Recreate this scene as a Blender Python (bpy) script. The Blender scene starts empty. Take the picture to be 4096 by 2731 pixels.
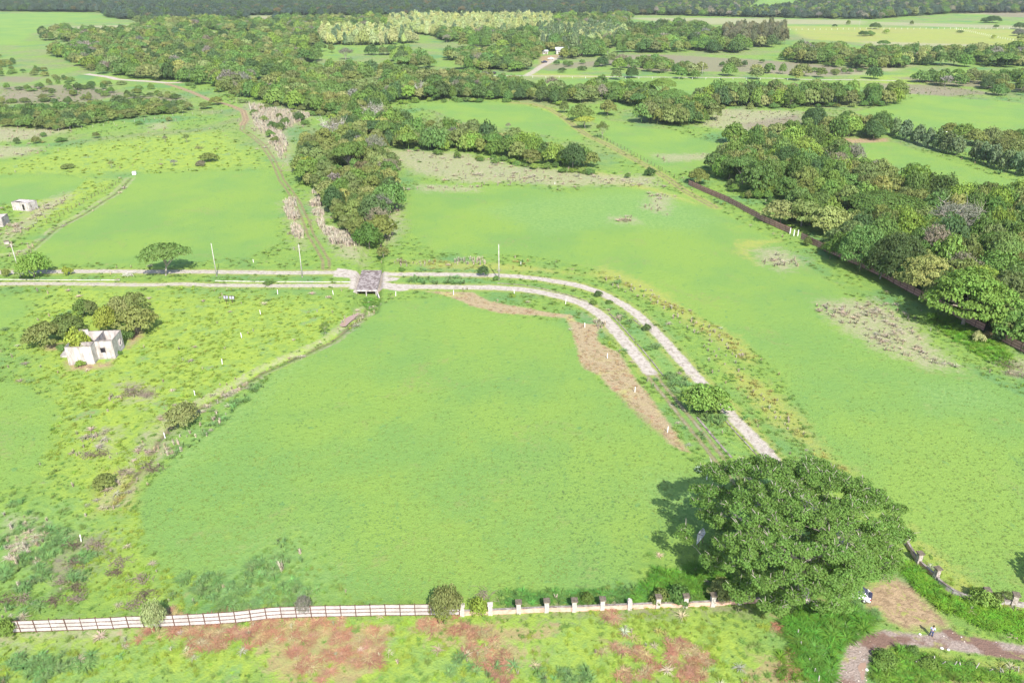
import bpy, math, random
import numpy as np
from mathutils import Vector, Matrix
random.seed(7)
rng = np.random.default_rng(7)
SC = bpy.context.scene
COL = SC.collection

# ------------------------------------------------------------------ camera, world, sun, exposure
CAM_H, PITCH, FOCAL = 75.0, math.radians(26.0), 3150.0          # metres, radians, focal length in pixels of a 4096 px wide frame
cam_data = bpy.data.cameras.new('camera')
cam_data.sensor_width = 36.0
cam_data.lens = 36.0 * FOCAL / 4096.0
cam_data.clip_start = 1.0
cam_data.clip_end = 20000.0
cam = bpy.data.objects.new('camera', cam_data)
COL.objects.link(cam)
cam.location = (0, 0, CAM_H)
cam.rotation_euler = (math.pi/2 - PITCH, 0, 0)
SC.camera = cam

SUN_DIR = Vector((-0.2057, 0.7478, -0.7480)).normalized()        # the way the light travels
sun_elev = math.asin(-SUN_DIR.z)
world = bpy.data.worlds.new('World')
SC.world = world
world.use_nodes = True
wn = world.node_tree.nodes; wl = world.node_tree.links
wn.clear()
w_out = wn.new('ShaderNodeOutputWorld'); w_bg = wn.new('ShaderNodeBackground'); w_sky = wn.new('ShaderNodeTexSky')
w_sky.sky_type = 'NISHITA'
w_sky.sun_disc = False
w_sky.sun_elevation = sun_elev
w_sky.sun_rotation = math.atan2(-SUN_DIR.x, -SUN_DIR.y)
w_sky.altitude = 100.0
w_sky.air_density = 1.0; w_sky.dust_density = 1.5; w_sky.ozone_density = 1.0
w_bg.inputs['Strength'].default_value = 0.15
wl.new(w_sky.outputs[0], w_bg.inputs[0]); wl.new(w_bg.outputs[0], w_out.inputs[0])
sun_data = bpy.data.lights.new('sun', 'SUN')
sun_data.energy = 4.6
sun_data.angle = math.radians(0.53)
sun_data.color = (1.0, 0.955, 0.88)
sun = bpy.data.objects.new('sun', sun_data)
COL.objects.link(sun)
sun.rotation_euler = SUN_DIR.to_track_quat('-Z', 'Y').to_euler()
sun.location = (60, -150, 200)
SC.view_settings.view_transform = 'Standard'
SC.view_settings.look = 'None'
SC.view_settings.exposure = 0.86
SC.view_settings.gamma = 1.0
SC.view_settings.use_curve_mapping = False
SC.cycles.max_bounces = 6
SC.cycles.transparent_max_bounces = 8
SC.cycles.volume_bounces = 0

# ------------------------------------------------------------------ survey helpers (photo pixels -> ground metres)
CP, SP = math.cos(PITCH), math.sin(PITCH)
def G(px, py):
    u = (np.asarray(px, float) - 2048) / FOCAL; v = (np.asarray(py, float) - 1365.5) / FOCAL
    D = CAM_H / (SP + v * CP)
    return u * D, D * (CP - v * SP)
def g2(px, py):
    a, b = G(px, py); return float(a), float(b)
def at_h(px, py, h):                                            # the point at height h seen at a photo pixel
    u = (px - 2048) / FOCAL; v = (py - 1365.5) / FOCAL
    D = (CAM_H - h) / (SP + v * CP)
    return Vector((u * D, D * (CP - v * SP), h))
K = 4096 / 2352.0
def OV(pts):                                                    # survey sheet drawn at 2352 px
    return [(x * K, y * K) for x, y in pts]
def CR(ox, oy, pts, s=0.46769):                                 # survey detail sheets
    return [(ox + x * s, oy + y * s) for x, y in pts]
def W(pts):
    a = np.array(pts, float); X, Y = G(a[:, 0], a[:, 1]); return np.stack([X, Y], 1)

def lin(r, g, b):
    f = lambda c: (c/255/12.92 if c/255 <= 0.04045 else ((c/255+0.055)/1.055)**2.4)
    return (f(r), f(g), f(b), 1.0)

# ------------------------------------------------------------------ object helpers
def tag(o, label=None, cat=None, group=None, kind=None):
    if label: o['label'] = label
    if cat: o['category'] = cat
    if group: o['group'] = group
    if kind: o['kind'] = kind
    return o
def link(o, parent=None):
    COL.objects.link(o)
    if parent is not None: o.parent = parent
    return o
def empty(name, loc, rz=0.0, label=None, cat=None, group=None):
    o = bpy.data.objects.new(name, None); o.empty_display_size = 0.5
    o.location = loc; o.rotation_euler = (0, 0, rz); link(o)
    return tag(o, label, cat, group)
def mesh_np(name, verts, faces, mat=None, smooth=False, attrs=None):
    """verts (n,3), faces (m,k) constant k"""
    verts = np.ascontiguousarray(verts, dtype=np.float32); faces = np.ascontiguousarray(faces, dtype=np.int32)
    me = bpy.data.meshes.new(name)
    m, k = faces.shape
    me.vertices.add(len(verts)); me.vertices.foreach_set('co', verts.ravel())
    me.loops.add(m * k); me.loops.foreach_set('vertex_index', faces.ravel())
    me.polygons.add(m)
    me.polygons.foreach_set('loop_start', np.arange(0, m * k, k, dtype=np.int32))
    me.polygons.foreach_set('loop_total', np.full(m, k, dtype=np.int32))
    if smooth: me.polygons.foreach_set('use_smooth', np.ones(m, dtype=bool))
    me.update(calc_edges=True)
    if attrs:
        for an, av in attrs.items():
            at = me.attributes.new(an, 'FLOAT', 'POINT'); at.data.foreach_set('value', np.ascontiguousarray(av, dtype=np.float32))
    if mat is not None: me.materials.append(mat)
    return me
class MB:
    def __init__(s): s.v = []; s.f = []; s.mi = []
    def quadstrip(s, rings, cap=True, mi=0):
        n = len(rings[0]); b = len(s.v)
        for r in rings: s.v += [tuple(p) for p in r]
        for i in range(len(rings) - 1):
            for j in range(n):
                a = b + i*n + j; c = b + i*n + (j+1) % n
                s.f.append((a, c, c+n, a+n)); s.mi.append(mi)
        if cap:
            s.f.append(tuple(b + j for j in reversed(range(n)))); s.mi.append(mi)
            s.f.append(tuple(b + (len(rings)-1)*n + j for j in range(n))); s.mi.append(mi)
    def box(s, c, d, rz=0.0, mi=0, M=None):
        x, y, z = d[0]/2, d[1]/2, d[2]/2; b = len(s.v); R = Matrix.Rotation(rz, 3, 'Z') if M is None else M
        for p in ((-x,-y,-z),(x,-y,-z),(x,y,-z),(-x,y,-z),(-x,-y,z),(x,-y,z),(x,y,z),(-x,y,z)):
            q = R @ Vector(p); s.v.append((q.x+c[0], q.y+c[1], q.z+c[2]))
        for f in ((3,2,1,0),(4,5,6,7),(0,1,5,4),(1,2,6,5),(2,3,7,6),(3,0,4,7)):
            s.f.append(tuple(b+i for i in f)); s.mi.append(mi)
    def prism(s, poly, z0, z1, mi=0):
        n = len(poly); s.quadstrip([[(p[0], p[1], z0) for p in poly], [(p[0], p[1], z1) for p in poly]], True, mi)
    def tube(s, pts, rad, n=6, mi=0, cap=True):
        pts = [Vector(p) for p in pts]; rings = []
        for i, p in enumerate(pts):
            d = (pts[min(i+1, len(pts)-1)] - pts[max(i-1, 0)])
            if d.length < 1e-6: d = Vector((0,0,1))
            d.normalize(); a = d.cross(Vector((0.31,0.95,0.02)))
            if a.length < 1e-3: a = d.cross(Vector((1,0,0)))
            a.normalize(); c = d.cross(a); r = rad[i] if hasattr(rad, '__len__') else rad
            rings.append([p + (a*math.cos(t) + c*math.sin(t))*r for t in [2*math.pi*j/n for j in range(n)]])
        s.quadstrip(rings, cap, mi)
    def face(s, *pts, mi=0):
        b = len(s.v); s.v += [tuple(p) for p in pts]; s.f.append(tuple(range(b, b+len(pts)))); s.mi.append(mi)
    def mesh(s, name, mats, smooth=False):
        me = bpy.data.meshes.new(name); me.from_pydata(s.v, [], s.f)
        for m in (mats if isinstance(mats, (list, tuple)) else [mats]): me.materials.append(m)
        me.polygons.foreach_set('material_index', s.mi)
        if smooth: me.polygons.foreach_set('use_smooth', [True]*len(s.f))
        me.update(); return me
    def obj(s, name, mats, parent=None, smooth=False):
        return link(bpy.data.objects.new(name, s.mesh(name, mats, smooth)), parent)

# ------------------------------------------------------------------ node helpers
class NT:
    def __init__(s, mat):
        mat.use_nodes = True; s.t = mat.node_tree; s.n = s.t.nodes; s.l = s.t.links; s.n.clear()
    def new(s, kind, **kw):
        n = s.n.new(kind)
        for k, v in kw.items(): setattr(n, k, v)
        return n
    def put(s, sock, val):
        if isinstance(val, bpy.types.NodeSocket): s.l.new(val, sock)
        else:
            if sock.type == 'RGBA' and hasattr(val, '__len__') and len(val) == 3: val = (*val, 1)
            sock.default_value = val
    def math(s, op, a, b=None, clamp=False):
        n = s.new('ShaderNodeMath', operation=op, use_clamp=clamp); s.put(n.inputs[0], a)
        if b is not None: s.put(n.inputs[1], b)
        return n.outputs[0]
    def mix(s, f, a, b, blend='MIX'):
        n = s.new('ShaderNodeMix', data_type='RGBA', blend_type=blend); n.clamp_factor = True
        s.put(n.inputs[0], f); s.put(n.inputs[6], a); s.put(n.inputs[7], b); return n.outputs[2]
    def noise(s, scale, detail=4, rough=0.6, vec=None, dist=0.0):
        n = s.new('ShaderNodeTexNoise'); n.inputs['Scale'].default_value = scale; n.inputs['Detail'].default_value = detail
        n.inputs['Roughness'].default_value = rough; n.inputs['Distortion'].default_value = dist
        if vec is not None: s.l.new(vec, n.inputs['Vector'])
        return n.outputs[0]
    def ramp(s, f, lo, hi):
        n = s.new('ShaderNodeMapRange'); n.interpolation_type = 'SMOOTHSTEP'; s.put(n.inputs[0], f)
        n.inputs[1].default_value = lo; n.inputs[2].default_value = hi; return n.outputs[0]
    def attr(s, name, kind='GEOMETRY', out='Fac'):
        n = s.new('ShaderNodeAttribute', attribute_type=kind, attribute_name=name); return n.outputs[out]
    def out(s, shader):
        o = s.new('ShaderNodeOutputMaterial'); s.l.new(shader, o.inputs[0])
    def bsdf(s, col, rough=0.8, normal=None, spec=0.3, metal=0.0):
        b = s.new('ShaderNodeBsdfPrincipled'); s.put(b.inputs['Base Color'], col); s.put(b.inputs['Roughness'], rough)
        b.inputs['Specular IOR Level'].default_value = spec; b.inputs['Metallic'].default_value = metal
        if normal is not None: s.l.new(normal, b.inputs['Normal'])
        return b.outputs[0]
    def bump(s, h, strength, distance):
        n = s.new('ShaderNodeBump'); n.inputs['Strength'].default_value = strength; n.inputs['Distance'].default_value = distance
        s.l.new(h, n.inputs['Height']); return n.outputs[0]
def simple_mat(name, c1, c2, scale=3.0, rough=0.8, spec=0.3, metal=0.0, bump=0.3, bdist=0.02, detail=5, world=True):
    m = bpy.data.materials.new(name); t = NT(m)
    vec = t.new('ShaderNodeNewGeometry').outputs['Position'] if world else t.new('ShaderNodeTexCoord').outputs['Object']
    n = t.noise(scale, detail, 0.65, vec)
    col = t.mix(t.ramp(n, 0.32, 0.68), c1, c2)
    t.out(t.bsdf(col, rough, t.bump(n, bump, bdist) if bump else None, spec, metal)); return m

# ------------------------------------------------------------------ survey of the ground: fields, dry patches, tracks
FIELD = [
 OV([(880,700),(1000,682),(1060,690),(1130,720),(1200,730),(1300,740),(1320,790),(1330,830),(1380,880),(1430,910),(1490,970),(1550,1030),(1600,1070),(1655,1110),(1640,1250),(1540,1300),(1490,1250),(1440,1320),(1380,1358),(1050,1372),(800,1368),(770,1310),(740,1265),(700,1215),(640,1230),(560,1300),(400,1330),(330,1240),(320,1160),(380,1080),(470,1010),(560,930),(620,880),(680,830),(760,790),(830,750)]),
 OV([(80,575),(110,540),(200,480),(290,420),(330,400),(480,395),(640,390),(650,420),(655,480),(630,510),(640,560),(560,590),(400,605),(110,605)]),
 OV([(-60,404),(120,400),(200,412),(170,440),(130,455),(-60,472)]),
 OV([(960,420),(1200,430),(1300,445),(1400,432),(1500,430),(1590,450),(1700,510),(1790,560),(1870,620),(1960,690),(2060,740),(2220,850),(2500,980),(2500,1420),(2352,1385),(2200,1335),(2100,1240),(2050,1160),(1980,1090),(1900,1040),(1850,950),(1790,850),(1690,775),(1600,720),(1500,680),(1400,630),(1300,600),(1200,585),(1000,580),(950,540),(930,480)]),
 OV([(930,238),(1180,235),(1270,260),(1325,300),(1345,330),(1200,300),(1060,280),(1000,255)]),
 OV([(1290,235),(1340,240),(1370,270),(1450,290),(1540,300),(1640,330),(1700,345),(1690,370),(1590,390),(1550,400),(1480,370),(1400,322),(1380,290),(1300,250)]),
 OV([(1230,188),(1400,182),(1650,185),(1900,190),(1900,225),(1650,222),(1500,212),(1350,210),(1250,205)]),
 OV([(1960,258),(2080,232),(2120,218),(2200,225),(2420,245),(2420,325),(2200,312),(2050,290)]),
 OV([(1900,345),(1920,332),(2040,325),(2380,435),(2420,470),(2230,440),(2180,420),(2060,380),(1960,365)]),
 OV([(-60,33),(120,30),(235,34),(240,42),(100,58),(70,80),(50,100),(-60,108)]),
 OV([(-60,670),(55,690),(60,720),(-60,800)]), OV([(-60,865),(50,885),(130,930),(110,1010),(70,1110),(-60,1140)]),
 OV([(1740,0),(1830,-6),(1850,18),(1760,28),(1700,36)]),
]
BLUE = [  # denser blue-green stands inside fields and coarse grass
 OV([(1280,450),(1500,440),(1650,505),(1600,530),(1400,520),(1250,540),(1100,480)]),
 OV([(1500,1080),(1640,1110),(1650,1220),(1560,1200),(1480,1130)]),
 OV([(430,990),(560,900),(640,850),(700,830),(640,880),(560,960),(480,1030),(400,1090),(360,1080)]),
 OV([(-40,1170),(140,1160),(200,1200),(220,1260),(150,1330),(80,1390),(-40,1330)]),
 OV([(570,1270),(600,1235),(720,1215),(740,1265),(770,1320),(800,1370),(560,1395),(450,1385),(480,1330)]),
 OV([(1810,1440),(1900,1400),(1990,1410),(1990,1460),(1940,1480),(1900,1568),(1860,1540),(1800,1480)]),
 OV([(900,660),(1100,665),(1060,640),(940,640)]),
 OV([(1600,930),(1640,960),(1700,1040),(1660,1050),(1560,930),(1480,800),(1430,740),(1380,690),(1440,705),(1530,800)]),
 OV([(2100,880),(2250,890),(2300,930),(2150,940)]),
 OV([(1000,1490),(1250,1470),(1300,1530),(1150,1568),(950,1568)]), OV([(0,1500),(250,1500),(400,1568),(0,1568)]),
]
DRY = [   # pinkish beige dead grass
 OV([(161,62),(300,57),(330,66),(240,84),(165,80)]), OV([(470,73),(592,76),(590,88),(470,86)]), OV([(574,36),(918,38),(925,51),(760,50),(574,50)]), OV([(780,148),(880,145),(900,158),(850,166)]), OV([(1960,140),(2100,150),(2050,165),(1950,158)]), OV([(1700,165),(1960,158),(2000,172),(1850,176)]), OV([(0,215),(80,212),(90,225),(0,228)]), OV([(340,285),(390,280),(385,295),(345,300)]),
 OV([(960,425),(1100,430),(1100,440),(970,440)]), OV([(1500,355),(1700,352),(1690,362),(1530,372)]),
 OV([(890,345),(940,345),(1060,352),(1180,380),(1260,388),(1400,402),(1510,405),(1510,428),(1400,425),(1280,428),(1180,418),(1060,420),(960,400),(915,375)]),
 OV([(560,232),(640,245),(730,262),(655,300),(668,340),(665,392),(632,360),(600,320),(575,290)]),
 OV([(-40,290),(60,298),(170,288),(160,302),(60,322),(-40,330)]), OV([(-40,335),(100,338),(60,358),(-40,368)]),
 OV([(650,465),(678,458),(690,500),(700,560),(690,572),(665,520)]),
 OV([(718,440),(745,445),(748,520),(800,528),(838,560),(832,605),(780,590),(740,535),(712,480)]),
 OV([(1880,690),(2010,688),(2095,740),(2200,850),(2120,842),(1990,790),(1900,732)]),
 OV([(1730,575),(1790,570),(1850,600),(1800,625),(1750,605)]),
 OV([(1640,250),(1840,256),(1835,290),(1700,302),(1610,290)]),
 OV([(1430,41),(1700,42),(1990,48),(1980,57),(1700,56),(1560,56)]),
 OV([(2070,203),(2200,206),(2180,218),(2065,216)]),
 OV([(2180,22),(2420,22),(2420,36),(2200,33)]), OV([(2000,50),(2420,62),(2420,70),(2020,58)]),
 OV([(1980,95),(2420,108),(2420,116),(1990,104)]),
 OV([(90,465),(160,440),(170,450),(90,500),(40,540),(10,560),(0,545)]),
 OV([(1500,445),(1545,452),(1530,492),(1480,480)]), OV([(1400,498),(1450,500),(1470,512),(1420,512)]),
 OV([(890,440),(915,445),(925,520),(900,560),(880,560)]),
 OV([(20,1195),(60,1190),(90,1230),(40,1250)]), OV([(280,880),(330,890),(350,920),(300,920)]),
 OV([(230,990),(260,985),(250,1040),(225,1030)]), OV([(330,1000),(380,960),(400,985),(350,1060),(320,1090)]),
 OV([(160,120),(260,60),(330,75),(300,95),(200,110)]), OV([(780,40),(1010,38),(1010,46),(780,48)]),
 OV([(1360,690),(1400,740),(1390,760),(1350,720)]),
 OV([(2290,830),(2360,820),(2380,870),(2330,860)]),
 OV([(-30,1455),(60,1450),(150,1452),(120,1470),(-30,1478)]), OV([(160,1448),(300,1440),(300,1462),(165,1470)]),
]
YEL = [   # straw-yellow fringe grass
 OV([(1390,610),(1500,655),(1600,725),(1700,775),(1740,820),(1720,840),(1650,790),(1560,730),(1450,665),(1350,630)]),
 OV([(1640,820),(1760,880),(1850,960),(1900,1040),(1960,1085),(1940,1090),(1860,1030),(1800,1000),(1720,920)]),
 OV([(1650,900),(1690,930),(1740,1000),(1800,1060),(1770,1050),(1700,970)]),
 OV([(1700,552),(1800,550),(1720,575),(1740,610),(1690,580)]),
 OV([(2085,1210),(2120,1250),(2200,1300),(2260,1370),(2230,1370),(2150,1290),(2100,1240)]),
 OV([(2180,1330),(2350,1400),(2352,1420),(2200,1370),(2150,1340)]),
 OV([(1300,380),(1400,400),(1560,450),(1600,470),(1500,440),(1400,420)]),
 OV([(2000,1490),(2100,1485),(2250,1520),(2400,1540),(2400,1560),(2250,1545),(2100,1510),(2010,1505)]),
 OV([(1800,60),(2400,70),(2400,108),(2000,100),(1850,90)]),
 OV([(1210,168),(1400,175),(1400,180),(1210,178)]), OV([(1120,180),(1160,186),(1250,200),(1180,206),(1120,192)]),
 OV([(900,600),(1000,600),(1200,608),(1340,630),(1200,624),(1000,618)]),
 OV([(240,1080),(330,1080),(300,1170),(210,1180)]),
]
MOWN = [ CR(2000,1300,[(-640,-285),(-240,-280),(-90,-200),(60,-170),(230,-140),(450,-90),(560,-60),(600,0),(660,200),(680,300),(720,370),(850,430),(950,550),(1040,600),(1120,700),(1230,770),(1290,830),(1400,930),(1440,1010),(1620,1090),(1600,1030),(1500,920),(1420,800),(1330,680),(1240,560),(1170,480),(1080,330),(1010,230),(900,180),(830,130),(840,0),(640,-10),(610,-100),(450,-150),(230,-180),(60,-230),(-100,-210),(-300,-270)]) ]
MOWN[0] = [(1702,1165),(1889,1169),(1959,1205),(2029,1219),(2110,1232),(2210,1253),(2280,1258),(2310,1290),(2395,1300),(2388,1361),(2421,1384),(2472,1408),(2505,1454),(2547,1524),(2580,1562),(2622,1618),(2664,1674),(2702,1730),(2758,1810),(2715,1795),(2673,1772),(2655,1735),(2603,1688),(2575,1660),(2524,1627),(2486,1581),(2444,1557),(2398,1501),(2337,1473),(2318,1440),(2309,1394),(2281,1300),(2260,1272),(2150,1262),(2006,1253),(1889,1225),(1842,1202),(1772,1179)]
RED = [   # rust-red scorched tufts outside the wall
 OV([(560,1445),(640,1428),(760,1425),(900,1440),(880,1500),(840,1575),(640,1575),(590,1500)]),
 OV([(940,1425),(1100,1425),(1280,1440),(1270,1470),(1050,1490),(950,1455)]), OV([(1060,1490),(1240,1480),(1250,1510),(1150,1530),(1080,1520)]),
 OV([(1390,1468),(1425,1468),(1425,1485),(1395,1483)]), OV([(1565,1495),(1610,1490),(1610,1510),(1570,1510)]),
 OV([(1545,1528),(1600,1528),(1610,1550),(1560,1555)]), OV([(1490,1535),(1510,1535),(1500,1550)]), OV([(1440,1550),(1470,1550),(1460,1562)]),
 OV([(1770,1408),(1815,1405),(1820,1450),(1790,1450)]),
 OV([(1395,1420),(1415,1420),(1410,1432)]), OV([(1150,1540),(1190,1545),(1180,1560)]), OV([(300,1445),(420,1435),(560,1430),(500,1450),(320,1462)]),
 OV([(1730,1500),(1850,1510),(1860,1575),(1740,1575)]), OV([(2090,1535),(2230,1545),(2300,1575),(2130,1575)]),
 OV([(320,1425),(420,1420),(560,1440),(480,1475),(400,1465)]),
]
DIRT = [  # trodden tan soil
 CR(2996,2000,[(960,850),(1050,700),(1250,660),(1400,740),(1550,900),(1650,1000),(1720,1080),(1500,1100),(1350,1110),(1200,1040),(1100,950),(1000,900)]),
 CR(2996,2000,[(1240,990),(1500,1000),(1700,1060),(1600,1100),(1480,1080)]),
 OV([(300,755),(330,745),(325,775),(295,800)]), OV([(150,830),(240,835),(260,825),(250,845),(160,850)]),
 OV([(1120,180),(1180,176),(1200,185),(1170,192),(1120,190)]), OV([(100,795),(160,785),(150,800),(110,805)]),
 OV([(1420,905),(1520,985),(1560,1020),(1500,985)]), OV([(1880,318),(2040,318),(2040,326),(1900,332)]),
 OV([(1120,118),(1170,116),(1165,126),(1080,130)]), OV([(1240,130),(1290,125),(1260,150),(1215,172),(1240,150)]),
]
VIO = [   # violet-brown fallow
 OV([(1180,1392),(1640,1388),(1700,1396),(1560,1402),(1200,1402)]), OV([(491,97),(553,97),(556,110),(496,110)]), OV([(440,46),(632,42),(634,56),(540,56)]), OV([(1990,190),(2150,196),(2300,215),(2180,222),(2050,212)]), OV([(0,200),(180,195),(300,215),(200,235),(0,240)]), OV([(200,215),(420,225),(430,238),(300,236)]),
 OV([(2050,178),(2150,175),(2352,195),(2352,208),(2150,195)]), OV([(1230,150),(1380,140),(1400,150),(1260,162)]),
 OV([(1380,130),(1500,125),(1700,135),(1900,150),(2000,165),(1900,176),(1700,165),(1500,165),(1390,150)]),
 OV([(700,45),(1010,42),(1010,50),(720,56)]), OV([(0,176),(100,178),(60,190),(0,188)]),
 OV([(1700,285),(1840,262),(1850,300),(1760,330)]), OV([(2240,28),(2420,30),(2420,42),(2300,40)]),
 OV([(100,1290),(160,1270),(200,1300),(170,1340),(110,1330)]), OV([(150,1240),(230,1230),(250,1265),(180,1290)]),
 OV([(290,880),(340,890),(330,910),(290,905)]), OV([(560,1410),(700,1402),(560,1425)]),
]
LIME = [  # yellow-green sward
 OV([(-60,1478),(300,1470),(560,1450),(900,1420),(1300,1418),(1640,1412),(1720,1420),(1760,1500),(1740,1600),(-60,1600)]), OV([(230,1170),(330,1180),(320,1300),(400,1380),(300,1400),(220,1300)]),
 OV([(100,650),(400,670),(760,690),(820,740),(700,800),(560,870),(460,930),(350,1000),(300,1100),(180,1170),(110,1100),(150,950),(100,870),(60,800)]),
 OV([(0,380),(200,330),(500,300),(620,380),(330,396),(200,400),(0,398)]), OV([(60,440),(180,410),(300,410),(200,470),(90,520),(40,500)]),
 OV([(1930,1130),(2080,1230),(2352,1300),(2352,1390),(2200,1340)]), OV([(1850,850),(2000,900),(2352,1000),(2352,1060),(2000,960)]),
 OV([(1150,235),(1290,250),(1300,280),(1150,290)]), OV([(1960,175),(2352,165),(2352,185),(1990,200)]),
]
ROADP = CR(2996,2000,[(735,1600),(740,1540),(760,1420),(850,1220),(1000,1150),(1150,1105),(1330,1130),(1500,1150),(1720,1090),(1800,1150),(2100,1200),(2500,1265),(2500,1400),(2100,1340),(1800,1290),(1500,1250),(1200,1250),(1080,1340),(1010,1420),(1000,1600)])
T1a = [(-60,1090),(210,1087),(398,1085),(608,1087),(748,1087),(982,1089),(1140,1092),(1234,1091),(1304,1090),(1374,1091),(1440,1100)]
T1b = [(1530,1098),(1655,1097),(1795,1098),(1935,1101),(2000,1102),(2070,1106),(2154,1115),(2234,1127),(2318,1143),(2398,1169),(2444,1192),(2496,1221),(2538,1249),(2592,1297),(2655,1362),(2702,1416),(2758,1478),(2804,1529),(2889,1623),(2935,1674),(2982,1721),(3029,1768),(3076,1819),(3180,1945),(3300,2090),(3370,2180)]
T2a = [(-60,1136),(140,1134),(327,1136),(514,1139),(631,1139),(725,1136),(842,1141),(1000,1142),(1117,1143),(1234,1143),(1425,1142)]
T2b = [(1524,1139),(1561,1143),(1631,1147),(1748,1148),(1865,1149),(1982,1151),(2094,1158),(2164,1169),(2257,1190),(2327,1213),(2374,1239),(2412,1268),(2442,1300),(2482,1347),(2524,1396),(2561,1440),(2599,1487)]
T2c = [(2590,1476),(2631,1534),(2678,1588),(2711,1630),(2748,1676),(2795,1733),(2842,1791),(2889,1852),(2980,1960),(3100,2100)]
T3 = [(1304,1075),(1304,1043),(1281,1001),(1243,940),(1224,884),(1187,804),(1154,757),(1126,720),(1107,673),(1094,645),(1052,580),(1006,543),(968,518),(972,500),(984,480),(973,444),(917,421),(842,402),(767,369),(702,346),(664,336)]
T3b = [(720,331),(664,332),(608,327),(538,323),(468,318),(435,309),(398,304),(346,297)]
T4 = [(1640,306),(1795,304),(1935,304),(2100,303),(2140,305),(2327,306),(2561,309),(2702,310),(2842,311),(3100,314),(3258,320),(3417,320),(3600,324)]
T4b = [(2105,304),(2130,290),(2164,267),(2201,248),(2224,232)]
T5 = [(2047,412),(2131,416),(2196,435),(2257,472),(2304,510),(2351,543),(2421,575),(2491,613),(2561,650),(2631,690),(2690,728),(2740,765),(2860,830)]
T6 = [(40,142),(100,170),(60,200),(110,225)]
TRACKS = {
 'A': (T1a, 2.6, 0), 'B': (T1b, 2.6, 0), 'C': (T2a, 2.1, 0), 'D': (T2b, 2.9, 0), 'E': (T2c, 3.0, 4), 'F': (T3, 3.2, 1), 'G': (T3b, 5.0, 0), 'H': (T4, 5.0, 2), 'I': (T4b, 7.0, 2), 'J': (T5, 3.5, 3)}
APRON = [[(1350,1072),(1440,1085),(1450,1100),(1435,1160),(1395,1156),(1400,1120),(1395,1112),(1330,1108)],
         [(1520,1083),(1560,1090),(1540,1104),(1600,1112),(1590,1122),(1540,1128),(1620,1140),(1640,1162),(1600,1166),(1505,1150)]]
DITCH = [
 ([(960,1260),(900,1330),(800,1410),(640,1500),(540,1560)], 0, 0),
]
D1 = OV([(838,700),(832,722),(805,745),(760,780),(700,808),(645,832),(600,852),(540,888),(470,925),(405,962),(365,1005),(335,1055),(292,1108),(262,1150)])
D2 = OV([(300,408),(282,428),(262,446),(235,462),(190,492),(130,522),(90,555),(60,580),(20,585),(-40,590)])
D0 = OV([(862,560),(852,600),(850,625),(846,660),(843,690),(838,712)])

def seg_dist(P, line):
    d = np.full(len(P), 1e9); L = np.array(line, float)
    for a, b in zip(L[:-1], L[1:]):
        ab = b - a; t = np.clip(((P - a) @ ab) / max(ab @ ab, 1e-9), 0, 1)
        d = np.minimum(d, np.hypot(*(P - a - t[:, None]*ab).T))
    return d
def poly_in(P, poly):
    x, y = P[:, 0], P[:, 1]; ins = np.zeros(len(P), bool); L = np.array(poly, float)
    for (x0, y0), (x1, y1) in zip(L, np.roll(L, -1, 0)):
        if y0 == y1: continue
        c = ((y0 > y) != (y1 > y)) & (x < (x1-x0)*(y-y0)/(y1-y0)+x0); ins ^= c
    return ins
def poly_sdf(P, poly, margin=30.0):
    L = np.array(poly, float); out = np.full(len(P), -1e3)
    m = (P[:, 0] > L[:, 0].min()-margin) & (P[:, 0] < L[:, 0].max()+margin) & (P[:, 1] > L[:, 1].min()-margin) & (P[:, 1] < L[:, 1].max()+margin)
    if not m.any(): return out
    Q = P[m]; d = seg_dist(Q, np.vstack([L, L[:1]])); ins = poly_in(Q, L); out[m] = np.where(ins, d, -d); return out
def seg_near(P, line):
    d = 1.0 - line_sdf(P, line, 1.0, 12); return np.where(d > 900, 1e3, d)
def line_sdf(P, line, hw, margin=30.0):
    L = np.array(line, float); out = np.full(len(P), -1e3)
    m = (P[:, 0] > L[:, 0].min()-margin) & (P[:, 0] < L[:, 0].max()+margin) & (P[:, 1] > L[:, 1].min()-margin) & (P[:, 1] < L[:, 1].max()+margin)
    if m.any(): out[m] = hw - seg_dist(P[m], L)
    return out
AREAS = {k: [W(p) for p in v] for k, v in dict(field=FIELD, blue=BLUE, dry=DRY, yel=YEL, mown=MOWN, red=RED, dirt=DIRT, vio=VIO, lime=LIME, road=[ROADP], apron=APRON).items()}
TW = {k: (W(v[0]), v[1], v[2]) for k, v in TRACKS.items()}
D0w, D1w, D2w = W(D0), W(D1), W(D2)
T3Uw = W([(968,500),(984,480),(973,444),(917,421),(842,402),(767,369),(702,346),(664,336)])
CLASSES = ['field', 'blue', 'dry', 'yel', 'mown', 'red', 'dirt', 'vio', 'lime', 'road', 'white', 'rut', 'ditch', 'frn']
WID = dict(field=1.6, blue=7.0, dry=5.0, yel=3.0, mown=1.2, red=2.5, dirt=2.0, vio=4.0, lime=8.0, road=0.8)
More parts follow.
